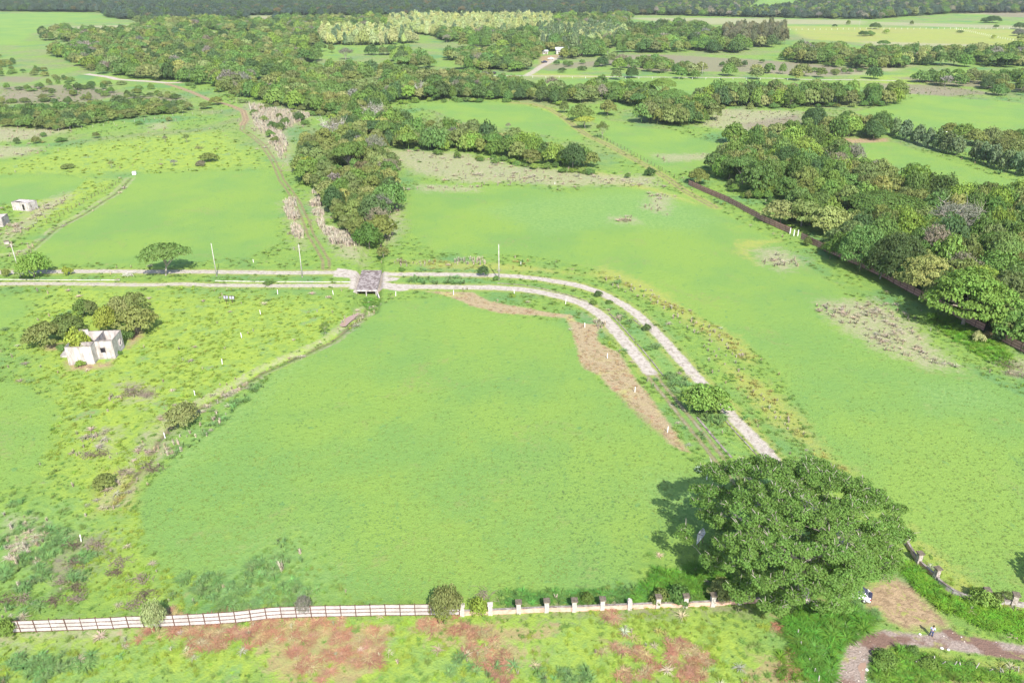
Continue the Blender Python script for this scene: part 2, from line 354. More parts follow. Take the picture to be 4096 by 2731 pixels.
def masks(P, cell):
    """signed distances to every kind of cover, scaled to -1..1; cell = size of the mesh cell at each point"""
    out = {}
    for k in ('field','blue','dry','yel','mown','red','dirt','vio','lime','road'):
        s = np.full(len(P), -1e3)
        for poly in AREAS[k]: s = np.maximum(s, poly_sdf(P, poly, 40))
        w = WID[k] * (1 + np.clip(P[:, 1]-150, 0, 2000)/400.0)
        out[k] = np.clip(s / np.maximum(w, cell*0.7), -1, 1)
    wt = np.full(len(P), -1e3); rt = np.full(len(P), -1e3); fr = np.full(len(P), -1e3)
    for k, (L, w, typ) in TW.items():
        d = w/2 - line_sdf(P, L, w/2, 30); d[d > 900] = 1e3
        cw = np.maximum(0.70, cell*0.5); md_ = {'B': 0.5, 'D': 0.2}.get(k, 0.9)
        if typ == 0:
            s = (w/2 - d)/cw; mid = np.clip((0.35 - d)/0.3, 0, 1)
            wt = np.maximum(wt, np.clip(s, -1, 1) - 1.15*md_*mid*(w < 4.5))
            fr = np.maximum(fr, np.clip((w/2 + 1.2 - d)/1.0, -1, 1))
        elif typ == 2:
            wt = np.maximum(wt, np.clip((w/2 - d)/np.maximum(1.0, cell*0.5), -1, 1) - 0.75)
        elif typ == 4:
            s = np.clip((0.45 - np.abs(d - 0.85))/0.4, -1, 1); rt = np.maximum(rt, s); wt = np.maximum(wt, s - 0.95)
        else:
            s = np.clip((0.42 - np.abs(d - 0.85))/np.maximum(0.4, cell*0.6), -1, 1); rt = np.maximum(rt, s)
            if typ == 3: fr = np.maximum(fr, np.clip((w/2 + 0.8 - d)/1.5, -1, 1))
    for poly in AREAS['apron']: wt = np.maximum(wt, np.clip(poly_sdf(P, poly)/0.6, -1, 1) - 0.15)
    out['dirt'] = np.maximum(out['dirt'], np.clip(line_sdf(P, T3Uw, 1.7)/np.maximum(0.8, cell*0.5), -1, 1))
    bank = np.maximum(0.7 - np.abs(seg_near(P, D1w) - 1.5), 0.5 - np.abs(seg_near(P, D2w) - 1.3)); out['dry'] = np.maximum(out['dry'], np.clip(bank, -1, 0.15))
    out['white'] = np.maximum(wt, -1); out['rut'] = np.maximum(rt, -1); out['frn'] = np.maximum(fr, -1)
    dd = np.maximum(line_sdf(P, D1w, 0.5), line_sdf(P, D2w, 0.45))
    out['ditch'] = np.clip(dd/np.maximum(0.7, cell*0.4), -1, 1)
    return out
def terrain(P):
    z = np.zeros(len(P))
    for L, w, dep in ((D1w, 1.5, 0.55), (D2w, 1.2, 0.35)):
        d = w - line_sdf(P, L, w, 20); z -= dep*1.25*np.exp(-(d/w)**2*1.5)*(d < 50)
    d = 3.4 - line_sdf(P, D0w, 3.4, 20); z = np.where(d < 50, np.minimum(z, -1.35*np.clip((3.7 - d)/1.3, 0, 1)*(d < 50)), z)
    return z

# ------------------------------------------------------------------ ground material: colours of the covers only, no light in them
def ground_material():
    m = bpy.data.materials.new('meadow_ground'); t = NT(m)
    pos = t.new('ShaderNodeNewGeometry').outputs['Position']
    nb = t.noise(0.035, 4, 0.6, pos); nm = t.noise(0.16, 5, 0.62, pos); nf = t.noise(0.9, 6, 0.7, pos, 0.4); nv = t.noise(4.0, 3, 0.65, pos)
    nc = t.noise(0.42, 5, 0.7, pos, 0.8)
    mp = t.new('ShaderNodeMapping'); mp.inputs['Scale'].default_value = (1.0, 0.35, 1.0); mp.inputs['Rotation'].default_value = (0, 0, 0.3)
    t.l.new(pos, mp.inputs[0]); ns = t.noise(0.5, 5, 0.7, mp.outputs[0])
    # rough pasture
    rough = t.mix(t.ramp(nc, 0.36, 0.62), (0.190, 0.285, 0.052, 1), (0.138, 0.232, 0.050, 1))
    rough = t.mix(t.ramp(nb, 0.48, 0.66), rough, (0.105, 0.210, 0.070, 1))
    no = t.noise(0.017, 6, 0.72, pos, 0.6)
    sx = t.new('ShaderNodeSeparateXYZ'); t.l.new(pos, sx.inputs[0]); farp = t.ramp(sx.outputs[1], 260.0, 420.0)
    rough = t.mix(t.math('MULTIPLY', t.math('MULTIPLY', t.ramp(no, 0.45, 0.62), farp), 0.8), rough, t.mix(t.ramp(nc, 0.4, 0.6), (0.225, 0.225, 0.110, 1), (0.150, 0.185, 0.075, 1)))
    lime = t.mix(t.ramp(nc, 0.38, 0.66), (0.245, 0.325, 0.050, 1), (0.175, 0.262, 0.055, 1))
    lime = t.mix(t.ramp(nm, 0.56, 0.68), lime, (0.150, 0.265, 0.080, 1))
    def F(name, noise, amp, sharp=1.0, off=0.0):
        a = t.attr('m_' + name)
        x = t.math('ADD', a, t.math('MULTIPLY', t.math('SUBTRACT', noise, 0.5), amp))
        return t.math('ADD', t.math('MULTIPLY', x, sharp), 0.5 + off, clamp=True)
    col = t.mix(F('lime', nm, 2.0), rough, lime)
    # tufts of taller blue-green and tan in the pasture
    col = t.mix(t.math('MULTIPLY', t.ramp(nm, 0.60, 0.70), t.ramp(nf, 0.42, 0.6)), col, (0.215, 0.215, 0.085, 1))
    col = t.mix(t.math('MULTIPLY', t.ramp(nf, 0.58, 0.72), 0.28), col, (0.095, 0.180, 0.050, 1))
    field = t.mix(t.ramp(nb, 0.36, 0.64), (0.178, 0.276, 0.054, 1), (0.142, 0.250, 0.060, 1))
    field = t.mix(t.math('MULTIPLY', t.ramp(ns, 0.55, 0.72), 0.6), field, (0.115, 0.215, 0.060, 1))
    field = t.mix(t.math('MULTIPLY', t.ramp(nm, 0.60, 0.74), 0.45), field, (0.215, 0.270, 0.055, 1))
    field = t.mix(t.math('MULTIPLY', t.ramp(nv, 0.52, 0.75), 0.35), field, (0.105, 0.205, 0.055, 1))
    nw = t.noise(0.55, 2, 0.5, pos); nt = t.noise(0.07, 5, 0.7, pos, 1.0)
    field = t.mix(t.math('MULTIPLY', t.ramp(nw, 0.66, 0.74), 0.55), field, (0.085, 0.190, 0.070, 1))
    field = t.mix(t.math('MULTIPLY', t.math('MULTIPLY', t.ramp(nt, 0.54, 0.66), t.ramp(nf, 0.42, 0.62)), 0.45), field, (0.215, 0.215, 0.085, 1))
    col = t.mix(F('field', nf, 0.9, 1.2), col, field)
    bluec = t.mix(t.ramp(nf, 0.4, 0.6), (0.125, 0.235, 0.066, 1), (0.190, 0.300, 0.090, 1))
    col = t.mix(t.math('MULTIPLY', F('blue', nc, 2.2), 0.62), col, bluec)
    yel = t.mix(t.ramp(nf, 0.4, 0.65), (0.330, 0.320, 0.070, 1), (0.270, 0.275, 0.090, 1))
    col = t.mix(t.math('MULTIPLY', F('yel', nc, 3.0, 1.0, -0.05), 0.6), col, yel)
    dry = t.mix(t.ramp(nf, 0.38, 0.62), (0.350, 0.295, 0.215, 1), (0.240, 0.255, 0.120, 1))
    col = t.mix(t.math('MULTIPLY', F('dry', nc, 2.8, 1.1, -0.05), 0.72), col, dry)
    vio = t.mix(t.ramp(nf, 0.4, 0.6), (0.200, 0.150, 0.130, 1), (0.205, 0.195, 0.110, 1))
    col = t.mix(t.math('MULTIPLY', F('vio', nc, 2.6), 0.8), col, vio)
    mown = t.mix(t.ramp(nv, 0.4, 0.62), (0.350, 0.280, 0.165, 1), (0.270, 0.205, 0.120, 1))
    mown = t.mix(t.ramp(nm, 0.5, 0.7), mown, (0.330, 0.310, 0.110, 1))
    col = t.mix(F('mown', nf, 1.6, 1.3), col, mown)
    red = t.mix(t.ramp(nf, 0.4, 0.64), (0.330, 0.190, 0.130, 1), (0.330, 0.270, 0.130, 1))
    col = t.mix(t.math('MULTIPLY', F('red', nc, 4.0, 1.8, -0.22), 0.62), col, red)
    dirt = t.mix(t.ramp(nf, 0.4, 0.62), (0.350, 0.255, 0.155, 1), (0.225, 0.160, 0.095, 1))
    dirt = t.mix(t.ramp(nc, 0.52, 0.64), dirt, (0.260, 0.270, 0.080, 1))
    col = t.mix(F('dirt', nf, 1.8, 1.1), col, dirt)
    frn = t.mix(t.ramp(nf, 0.4, 0.6), (0.300, 0.285, 0.080, 1), (0.200, 0.260, 0.060, 1))
    col = t.mix(t.math('MULTIPLY', F('frn', nc, 1.8), 0.6), col, frn)
    road = t.mix(t.ramp(nv, 0.38, 0.62), (0.320, 0.260, 0.225, 1), (0.235, 0.185, 0.155, 1))
    road = t.mix(t.ramp(nm, 0.47, 0.56), road, (0.175, 0.110, 0.085, 1))
    road = t.mix(t.math('MULTIPLY', t.ramp(nc, 0.58, 0.66), 0.7), road, (0.270, 0.270, 0.090, 1))
    col = t.mix(F('road', nf, 1.2, 1.5), col, road)
    rut = t.mix(t.ramp(nf, 0.4, 0.6), (0.240, 0.180, 0.105, 1), (0.150, 0.120, 0.070, 1))
    col = t.mix(t.math('MULTIPLY', F('rut', nc, 2.4), 0.75), col, rut)
    wh = t.mix(t.ramp(nf, 0.44, 0.66), (0.420, 0.375, 0.325, 1), (0.270, 0.230, 0.185, 1))
    wh = t.mix(t.math('MULTIPLY', t.ramp(nv, 0.52, 0.75), 0.4), wh, (0.260, 0.240, 0.140, 1))
    col = t.mix(F('white', t.math('ADD', t.math('MULTIPLY', nf, 0.55), t.math('MULTIPLY', nc, 0.45)), 4.0, 1.3, -0.05), col, wh)
    mud = t.mix(t.ramp(nf, 0.4, 0.6), (0.055, 0.048, 0.035, 1), (0.170, 0.130, 0.080, 1))
    col = t.mix(t.math('MULTIPLY', F('ditch', nc, 2.6, 1.1, -0.1), 0.8), col, mud)
    h = t.math('ADD', t.math('MULTIPLY', nf, 1.0), t.math('MULTIPLY', nv, 0.45))
    rgh = t.math('SUBTRACT', 0.95, t.math('MULTIPLY', t.math('MULTIPLY', F('road', nf, 1.2), t.ramp(t.noise(0.3, 2, 0.5, pos), 0.60, 0.66)), 0.6))
    t.out(t.bsdf(col, rgh, t.bump(h, 0.85, 0.30), 0.15))
    return m
M_GROUND = ground_material()

def sheet(name, P, faces, cell, dz, label=None):
    ms = masks(P, cell); z = terrain(P) + dz
    me = mesh_np(name, np.column_stack([P, z]), faces, M_GROUND, True, {'m_'+k: v for k, v in ms.items()})
    o = link(bpy.data.objects.new(name, me)); tag(o, label, None, None, 'structure'); return o

# the ground: one sheet, finer near the camera, far past the horizon line of the frame
rows_px = np.arange(2790, -60, -4.0)
Yr = G(np.full(len(rows_px), 2048.0), rows_px)[1]
Yr = np.concatenate([[-400, -200, -80, -20, 20, 45], Yr, np.geomspace(Yr[-1]*1.05, 6000, 16)])
tc = np.concatenate([[-14, -6, -3, -1.8, -1.3], np.linspace(-1.05, 1.05, 600), [1.3, 1.8, 3, 6, 14]])
Dr = np.maximum(Yr*CP + CAM_H*SP, 45)*0.655
YY = np.repeat(Yr, len(tc)); XX = np.clip((Dr[:, None]*tc[None, :]), -6000 + 0.01*np.arange(len(tc)), 6000 + 0.01*np.arange(len(tc))).ravel()
P = np.column_stack([XX, YY]); nr, nc_ = len(Yr), len(tc)
cellr = np.gradient(Yr); cell = np.repeat(np.abs(cellr), nc_)
ii = (np.arange(nr-1)[:, None]*nc_ + np.arange(nc_-1)[None, :]).ravel()
sheet('ground', P, np.column_stack([ii, ii+1, ii+nc_+1, ii+nc_]), cell, 0.0)

def resample(L, step):
    L = np.array(L); d = np.r_[0, np.cumsum(np.hypot(*np.diff(L, axis=0).T))]; n = max(2, int(d[-1]/step))
    s = np.linspace(0, d[-1], n); x = np.interp(s, d, L[:, 0]); y = np.interp(s, d, L[:, 1])
    for _ in range(6):
        x[1:-1] = (x[:-2]+2*x[1:-1]+x[2:])/4; y[1:-1] = (y[:-2]+2*y[1:-1]+y[2:])/4
    return np.column_stack([x, y])
def ribbon(name, L, width, step, ncol, dz, label):
    C = resample(L, step); T = np.gradient(C, axis=0); T /= np.hypot(*T.T)[:, None]; N = np.column_stack([-T[:, 1], T[:, 0]])
    s = np.linspace(-width/2, width/2, ncol)
    P = (C[:, None, :] + N[:, None, :]*s[None, :, None]).reshape(-1, 2)
    n = len(C); ii = (np.arange(n-1)[:, None]*ncol + np.arange(ncol-1)[None, :]).ravel()
    return sheet(name, P, np.column_stack([ii, ii+ncol, ii+ncol+1, ii+1]), np.full(len(P), 0.4), dz, label)
ribbon('gravel_track', TW['A'][0], 6.5, 0.6, 17, 0.016, 'white gravel track left of the culvert, upper of the pair')
ribbon('gravel_track', TW['B'][0], 6.0, 0.6, 17, 0.016, 'white gravel track curving right of the culvert, outer of the pair')
ribbon('gravel_track', TW['C'][0], 5.8, 0.6, 15, 0.012, 'white gravel track left of the culvert, lower of the pair')
ribbon('gravel_track', TW['D'][0], 6.2, 0.6, 17, 0.012, 'white gravel track curving right of the culvert, inner of the pair')
ribbon('wheel_track', TW['E'][0], 4.0, 0.5, 13, 0.008, 'grassy wheel ruts carrying on from the inner gravel track')
ribbon('wheel_track', TW['F'][0], 4.2, 0.6, 15, 0.008, 'twin earth ruts climbing through the pasture beside the grove')
ribbon('dirt_road', TW['G'][0], 9.0, 1.0, 13, 0.02, 'pale earth road bending into the woodland at upper left')
ribbon('dirt_road', TW['H'][0], 9.0, 1.0, 13, 0.02, 'pale earth road running across the far fields')
ribbon('dirt_road', TW['I'][0], 11.0, 1.0, 13, 0.03, 'pale drive up to the far farmhouse')
ribbon('wheel_track', TW['J'][0], 6.5, 0.8, 15, 0.008, 'straw-coloured path along the edge of the far field')
# the pink gravel road at lower right: a grid clipped to its outline
def patch(name, poly, step, dz, label, grow=1.5):
    x0, y0 = poly.min(0)-grow; x1, y1 = poly.max(0)+grow
    xs = np.arange(x0, x1, step); ys = np.arange(y0, y1, step); X, Y = np.meshgrid(xs, ys); P = np.column_stack([X.ravel(), Y.ravel()])
    keep = poly_sdf(P, poly) > -grow; n = len(xs)
    ii = (np.arange(len(ys)-1)[:, None]*n + np.arange(n-1)[None, :]).ravel(); F = np.column_stack([ii, ii+1, ii+n+1, ii+n])
    F = F[keep[F].all(1)]; u, inv = np.unique(F, return_inverse=True)
    return sheet(name, P[u], inv.reshape(F.shape), np.full(len(u), 0.3), dz, label)
patch('road', AREAS['road'][0], 0.3, 0.012, 'pinkish gravel road bending round the lower right corner')
for a, lab in zip(AREAS['apron'], ('white gravel apron at the left side of the culvert deck', 'white gravel apron at the right side of the culvert deck')):
    patch('gravel_apron', a, 0.3, 0.022, lab)

# ------------------------------------------------------------------ foliage materials
def leaf_material(name, instanced, trans=0.22, var=0.45, up=0.0):
    m = bpy.data.materials.new(name); t = NT(m)
    base = t.attr('tint', 'INSTANCER', 'Color') if instanced else t.new('ShaderNodeObjectInfo').outputs['Color']
    lv = t.attr('leafv')
    pos = t.new('ShaderNodeNewGeometry').outputs['Position']
    n = t.noise(0.7, 3, 0.6, pos)
    k = t.math('ADD', 1.0 - var*0.5, t.math('MULTIPLY', lv, var))
    k = t.math('MULTIPLY', k, t.math('ADD', 0.75, t.math('MULTIPLY', n, 0.5)))
    hs = t.new('ShaderNodeHueSaturation'); t.l.new(base, hs.inputs['Color']); t.l.new(k, hs.inputs['Value'])
    t.put(hs.inputs['Hue'], t.math('ADD', 0.485, t.math('MULTIPLY', lv, 0.03)))
    b = t.new('ShaderNodeBsdfPrincipled'); t.l.new(hs.outputs[0], b.inputs['Base Color']); b.inputs['Roughness'].default_value = 0.55
    b.inputs['Specular IOR Level'].default_value = 0.12
    if up:
        va = t.new('ShaderNodeVectorMath', operation='SCALE'); t.l.new(t.new('ShaderNodeNewGeometry').outputs['Normal'], va.inputs[0]); va.inputs['Scale'].default_value = 1 - up
        vb = t.new('ShaderNodeVectorMath', operation='ADD'); t.l.new(va.outputs[0], vb.inputs[0]); vb.inputs[1].default_value = (0, 0, up); vn = t.new('ShaderNodeVectorMath', operation='NORMALIZE'); t.l.new(vb.outputs[0], vn.inputs[0]); t.l.new(vn.outputs[0], b.inputs['Normal'])
    tr = t.new('ShaderNodeBsdfTranslucent'); t.l.new(t.mix(0.5, hs.outputs[0], (0.35, 0.45, 0.03, 1), 'MIX'), tr.inputs[0])
    mx = t.new('ShaderNodeMixShader'); mx.inputs[0].default_value = trans; t.l.new(b.outputs[0], mx.inputs[1]); t.l.new(tr.outputs[0], mx.inputs[2])
    t.out(mx.outputs[0]); return m
M_LEAF = leaf_material('leaves', False, 0.3)
M_LEAF_I = leaf_material('leaves_far', True, 0.3)
M_GRASS_I = leaf_material('grass_blades', True, 0.2, 0.35, 0.7)
M_BARK = simple_mat('bark', (0.20, 0.165, 0.125), (0.34, 0.30, 0.25), 2.5, 0.9, bump=0.6, bdist=0.05)
M_BLEACH = simple_mat('bleached_wood', (0.42, 0.38, 0.34), (0.56, 0.52, 0.48), 2.0, 0.85, bump=0.3, bdist=0.03)
M_PALEBARK = simple_mat('pale_bark', (0.27, 0.235, 0.195), (0.40, 0.36, 0.31), 2.0, 0.85, bump=0.4, bdist=0.03)

# ------------------------------------------------------------------ crowns and tufts as leaf-sized faces
def cards(cen, nor, sx, sy, seed, roll=True):
    """one four-cornered leaf spray per centre, folded a little along its middle"""
    r = np.random.default_rng(seed); n = len(cen)
    nor = nor/np.maximum(np.linalg.norm(nor, axis=1, keepdims=True), 1e-6)
    a = np.cross(nor, r.normal(size=(n, 3))); a /= np.maximum(np.linalg.norm(a, axis=1, keepdims=True), 1e-6); b = np.cross(nor, a)
    sx = np.asarray(sx)[..., None]; sy = np.asarray(sy)[..., None]
    v = np.stack([cen - a*sx, cen - b*sy*0.9 + nor*sy*0.25, cen + a*sx*1.1, cen + b*sy + nor*sy*0.25], 1).reshape(-1, 3)
    f = np.arange(4*n).reshape(n, 4); return v, f
def clump_points(r, cen, rad, flat, nper, skin=0.35):
    """points on the upper skin of each clump; returns centres, outward directions and clump ids"""
    k = len(cen); n = k*nper; ids = np.repeat(np.arange(k), nper)
    d = r.normal(size=(n, 3)); d[:, 2] = np.abs(d[:, 2])*1.1 - 0.25; d /= np.linalg.norm(d, axis=1, keepdims=True)
    q = (1 - skin*r.random(n)**1.5)
    R = np.asarray(rad)[ids]; p = cen[ids] + d*np.column_stack([R, R, R*flat])*q[:, None]
    return p, d, ids
STY = {
 # name: (clumps, clump radius, flat, crown bottom z, top z, dome exponent, leaf size, cards per clump, up bias)
 'round':  (38, 0.34, 0.80, 0.08, 1.0, 'dome', 0.052, 95, 0.5),
 'layer':  (50, 0.27, 0.42, 0.12, 1.0, 'dome', 0.048, 75, 0.9),
 'umbrella': (44, 0.26, 0.34, 0.50, 1.0, 'umb', 0.045, 75, 1.1),
 'teak':   (26, 0.27, 1.15, 0.12, 1.0, 'cone', 0.080, 62, 0.4),
 'bush':   (20, 0.42, 0.75, 0.02, 1.0, 'dome', 0.075, 95, 0.5),
 'sparse': (34, 0.24, 0.55, 0.30, 1.0, 'dome', 0.036, 42, 0.5),
}
def crown_geo(style, seed, mult=1.0, leafmul=1.0):
    ncl, cr, flat, z0, z1, shape, leaf, nper, up = STY[style]; r = np.random.default_rng(seed)
    n = ncl; cen = []
    lob = r.uniform(0, 6.28, 3); la = r.uniform(0.06, 0.16, 3)
    for i in range(n*8):
        if len(cen) >= n: break
        th = r.uniform(0, 2*np.pi); u = r.random()**0.55
        bulge = 1 + la[0]*np.sin(2*th+lob[0]) + la[1]*np.sin(3*th+lob[1]) + la[2]*np.sin(5*th+lob[2])
        if shape == 'dome':
            z = z0 + (z1-z0)*(0.10 + 0.74*np.sqrt(max(0, 1-(u*0.97)**2))*r.uniform(0.55, 1.0)); rr = u*0.80*bulge
        elif shape == 'umb':
            z = 0.72 + 0.2*(1-u*u) - 0.05*r.random() - 0.06*u; rr = u*0.84*bulge
        else:
            zz = r.random(); z = 0.18 + 0.74*zz; rr = (1.0-0.62*zz)*0.66*r.uniform(0.45, 1.0)
        c = np.array([rr*np.cos(th), rr*np.sin(th), z])
        if cen and min(np.linalg.norm((c-q)*np.array([1, 1, 0.8])) for q in cen) < cr*0.55: continue
        cen.append(c)
    cen = np.array(cen); rad = cr*r.uniform(0.7, 1.15, len(cen))
    p, d, ids = clump_points(r, cen, rad, flat, int(nper*mult))
    p[:, 2] = np.maximum(p[:, 2], 0.02)
    out = p - np.array([0, 0, 0.45]); out /= np.linalg.norm(out, axis=1, keepdims=True)
    nor = 0.55*d + 0.35*out + np.array([0, 0, up*0.5]) + 0.55*r.normal(size=d.shape)
    s = leaf*leafmul*r.uniform(0.6, 1.35, len(p)); v, f = cards(p, nor, s, s*0.75, seed+1)
    lv = np.clip(0.5*r.random(len(cen))[ids] + 0.5*r.random(len(p)), 0, 1)
    return v, f, np.repeat(lv, 4), cen
def crown_mesh(style, seed, mat, mult=1.0, leafmul=1.0):
    v, f, lv, cen = crown_geo(style, seed, mult, leafmul)
    return mesh_np('crown', v, f, mat, False, {'leafv': lv}), cen
def trunk_mesh(cen, seed, mat, r0=0.035, nb=9, lean=0.05, fork=0.28, top=0.8):
    r = np.random.default_rng(seed); mb = MB(); fx, fy = r.normal(size=2)*lean
    mb.tube([(0, 0, -0.03), (fx*0.4, fy*0.4, fork*0.5), (fx, fy, fork)], [r0*1.35, r0, r0*0.85], 7)
    idx = r.permutation(len(cen))[:nb]
    for i in idx:
        c = cen[i]; m1 = np.array([fx, fy, fork])*0.55 + c*0.45 + r.normal(size=3)*0.03; m1[2] += 0.03
        mb.tube([(fx, fy, fork-0.02), m1, c + np.array([0, 0, 0.02])], [r0*0.62, r0*0.36, r0*0.12], 5, cap=False)
    return mb.mesh('trunk', mat, True)
def twig_mesh(seed, mat, n=46, r0=0.03):
    r = np.random.default_rng(seed); mb = MB()
    mb.tube([(0, 0, -0.03), (0.02, 0.01, 0.14), (0.0, 0.03, 0.26)], [r0*1.3, r0, r0*0.85], 7)
    for i in range(8):
        th = i*2*math.pi/8 + r.uniform(-.3, .3); R = r.uniform(0.55, 0.92); z = r.uniform(0.55, 0.92)
        p0 = Vector((0, 0.03, 0.24)); p3 = Vector((R*math.cos(th), R*math.sin(th), z)); p1 = p0.lerp(p3, 0.35) + Vector((0, 0, 0.10)); p2 = p0.lerp(p3, 0.7) + Vector(r.normal(size=3)*0.04)
        mb.tube([p0, p1, p2, p3], [r0*0.55, r0*0.4, r0*0.25, r0*0.1], 5, cap=False)
        for j in range(n//8):
            q = p1.lerp(p3, r.random()); e = q + Vector((r.normal()*0.20, r.normal()*0.20, abs(r.normal())*0.18)); mdl = q.lerp(e, 0.5) + Vector(r.normal(size=3)*0.03)
            mb.tube([q, mdl, e], [r0*0.22, r0*0.14, r0*0.05], 4, cap=False)
    return mb.mesh('trunk', mat, True)
VAR = {}
STY['round_big'] = (120, 0.19, 0.80, 0.06, 1.0, 'dome', 0.026, 110, 0.5)
STY['layer_big'] = (140, 0.17, 0.42, 0.10, 1.0, 'dome', 0.025, 95, 0.9)
STY['umbrella_big'] = (120, 0.16, 0.36, 0.50, 1.0, 'umb', 0.024, 95, 1.1)
STY['sparse_big'] = (110, 0.14, 0.6, 0.28, 1.0, 'dome', 0.018, 50, 0.5)
for si, s in enumerate(STY):
    VAR[s] = []
    for k in range(3):
        cm, cen = crown_mesh(s, 100*si + k*7 + 3, M_LEAF)
        pale = 'sparse' in s or k == 2
        tm = twig_mesh(si*50+k, M_PALEBARK, 46 if s == 'sparse' else 110) if 'sparse' in s else trunk_mesh(cen, si*50+k, M_PALEBARK if pale else M_BARK)
        VAR[s].append((tm, cm))
# instancing of things nobody could count
def gn_scatter(name, protos, pts, rotz, scl, tint, pick, label, tilt=None, kind='stuff'):
    pcol = bpy.data.collections.new(name + '_kinds')
    for i, me in enumerate(protos):
        pcol.objects.link(bpy.data.objects.new('%s_kind_%02d' % (name, i), me))
    n = len(pts); me = bpy.data.meshes.new(name); me.vertices.add(n); me.vertices.foreach_set('co', np.asarray(pts, np.float32).ravel())
    rv = np.zeros((n, 3), np.float32); rv[:, 2] = rotz
    if tilt is not None: rv[:, :2] = tilt
    sv = np.asarray(scl, np.float32); sv = np.repeat(sv[:, None], 3, 1) if sv.ndim == 1 else sv
    a = me.attributes.new('rot', 'FLOAT_VECTOR', 'POINT'); a.data.foreach_set('vector', rv.ravel())
    a = me.attributes.new('scl', 'FLOAT_VECTOR', 'POINT'); a.data.foreach_set('vector', np.ascontiguousarray(sv).ravel())
    tv = np.ones((n, 4), np.float32); tv[:, :3] = tint
    a = me.attributes.new('tint', 'FLOAT_COLOR', 'POINT'); a.data.foreach_set('color', tv.ravel())
    a = me.attributes.new('pick', 'INT', 'POINT'); a.data.foreach_set('value', np.asarray(pick, np.int32))
    o = link(bpy.data.objects.new(name, me)); tag(o, label, None, None, kind)
    ng = bpy.data.node_groups.new(name, 'GeometryNodeTree')
    ng.interface.new_socket('Geometry', in_out='INPUT', socket_type='NodeSocketGeometry'); ng.interface.new_socket('Geometry', in_out='OUTPUT', socket_type='NodeSocketGeometry')
    N = ng.nodes; L = ng.links; gi = N.new('NodeGroupInput'); go = N.new('NodeGroupOutput'); iop = N.new('GeometryNodeInstanceOnPoints')
    ci = N.new('GeometryNodeCollectionInfo'); ci.inputs['Collection'].default_value = pcol; ci.inputs['Separate Children'].default_value = True; ci.inputs['Reset Children'].default_value = True
    def na(nm, dt):
        x = N.new('GeometryNodeInputNamedAttribute'); x.data_type = dt; x.inputs[0].default_value = nm; return [s for s in x.outputs if s.enabled and s.name == 'Attribute'][0]
    L.new(gi.outputs[0], iop.inputs['Points']); L.new(ci.outputs[0], iop.inputs['Instance']); iop.inputs['Pick Instance'].default_value = True
    L.new(na('pick', 'INT'), iop.inputs['Instance Index']); L.new(na('rot', 'FLOAT_VECTOR'), iop.inputs['Rotation']); L.new(na('scl', 'FLOAT_VECTOR'), iop.inputs['Scale'])
    L.new(iop.outputs[0], go.inputs[0]); md = o.modifiers.new('scatter', 'NODES'); md.node_group = ng
    return o

# ------------------------------------------------------------------ trees: survey of groves (outlines of where the trunks stand)
TINT = dict(
 olive=(0.165, 0.205, 0.064), dark=(0.080, 0.135, 0.046), green=(0.120, 0.205, 0.052), bright=(0.185, 0.280, 0.055), yellow=(0.260, 0.330, 0.060),
 grey=(0.220, 0.205, 0.160), brown=(0.140, 0.115, 0.062), teak=(0.135, 0.195, 0.095), pale=(0.380, 0.430, 0.175), blue=(0.066, 0.100, 0.070), euca=(0.165, 0.170, 0.095), straw=(0.235, 0.270, 0.090))  # blue: far-forest leaf colour, darkened in place of cloud shadow
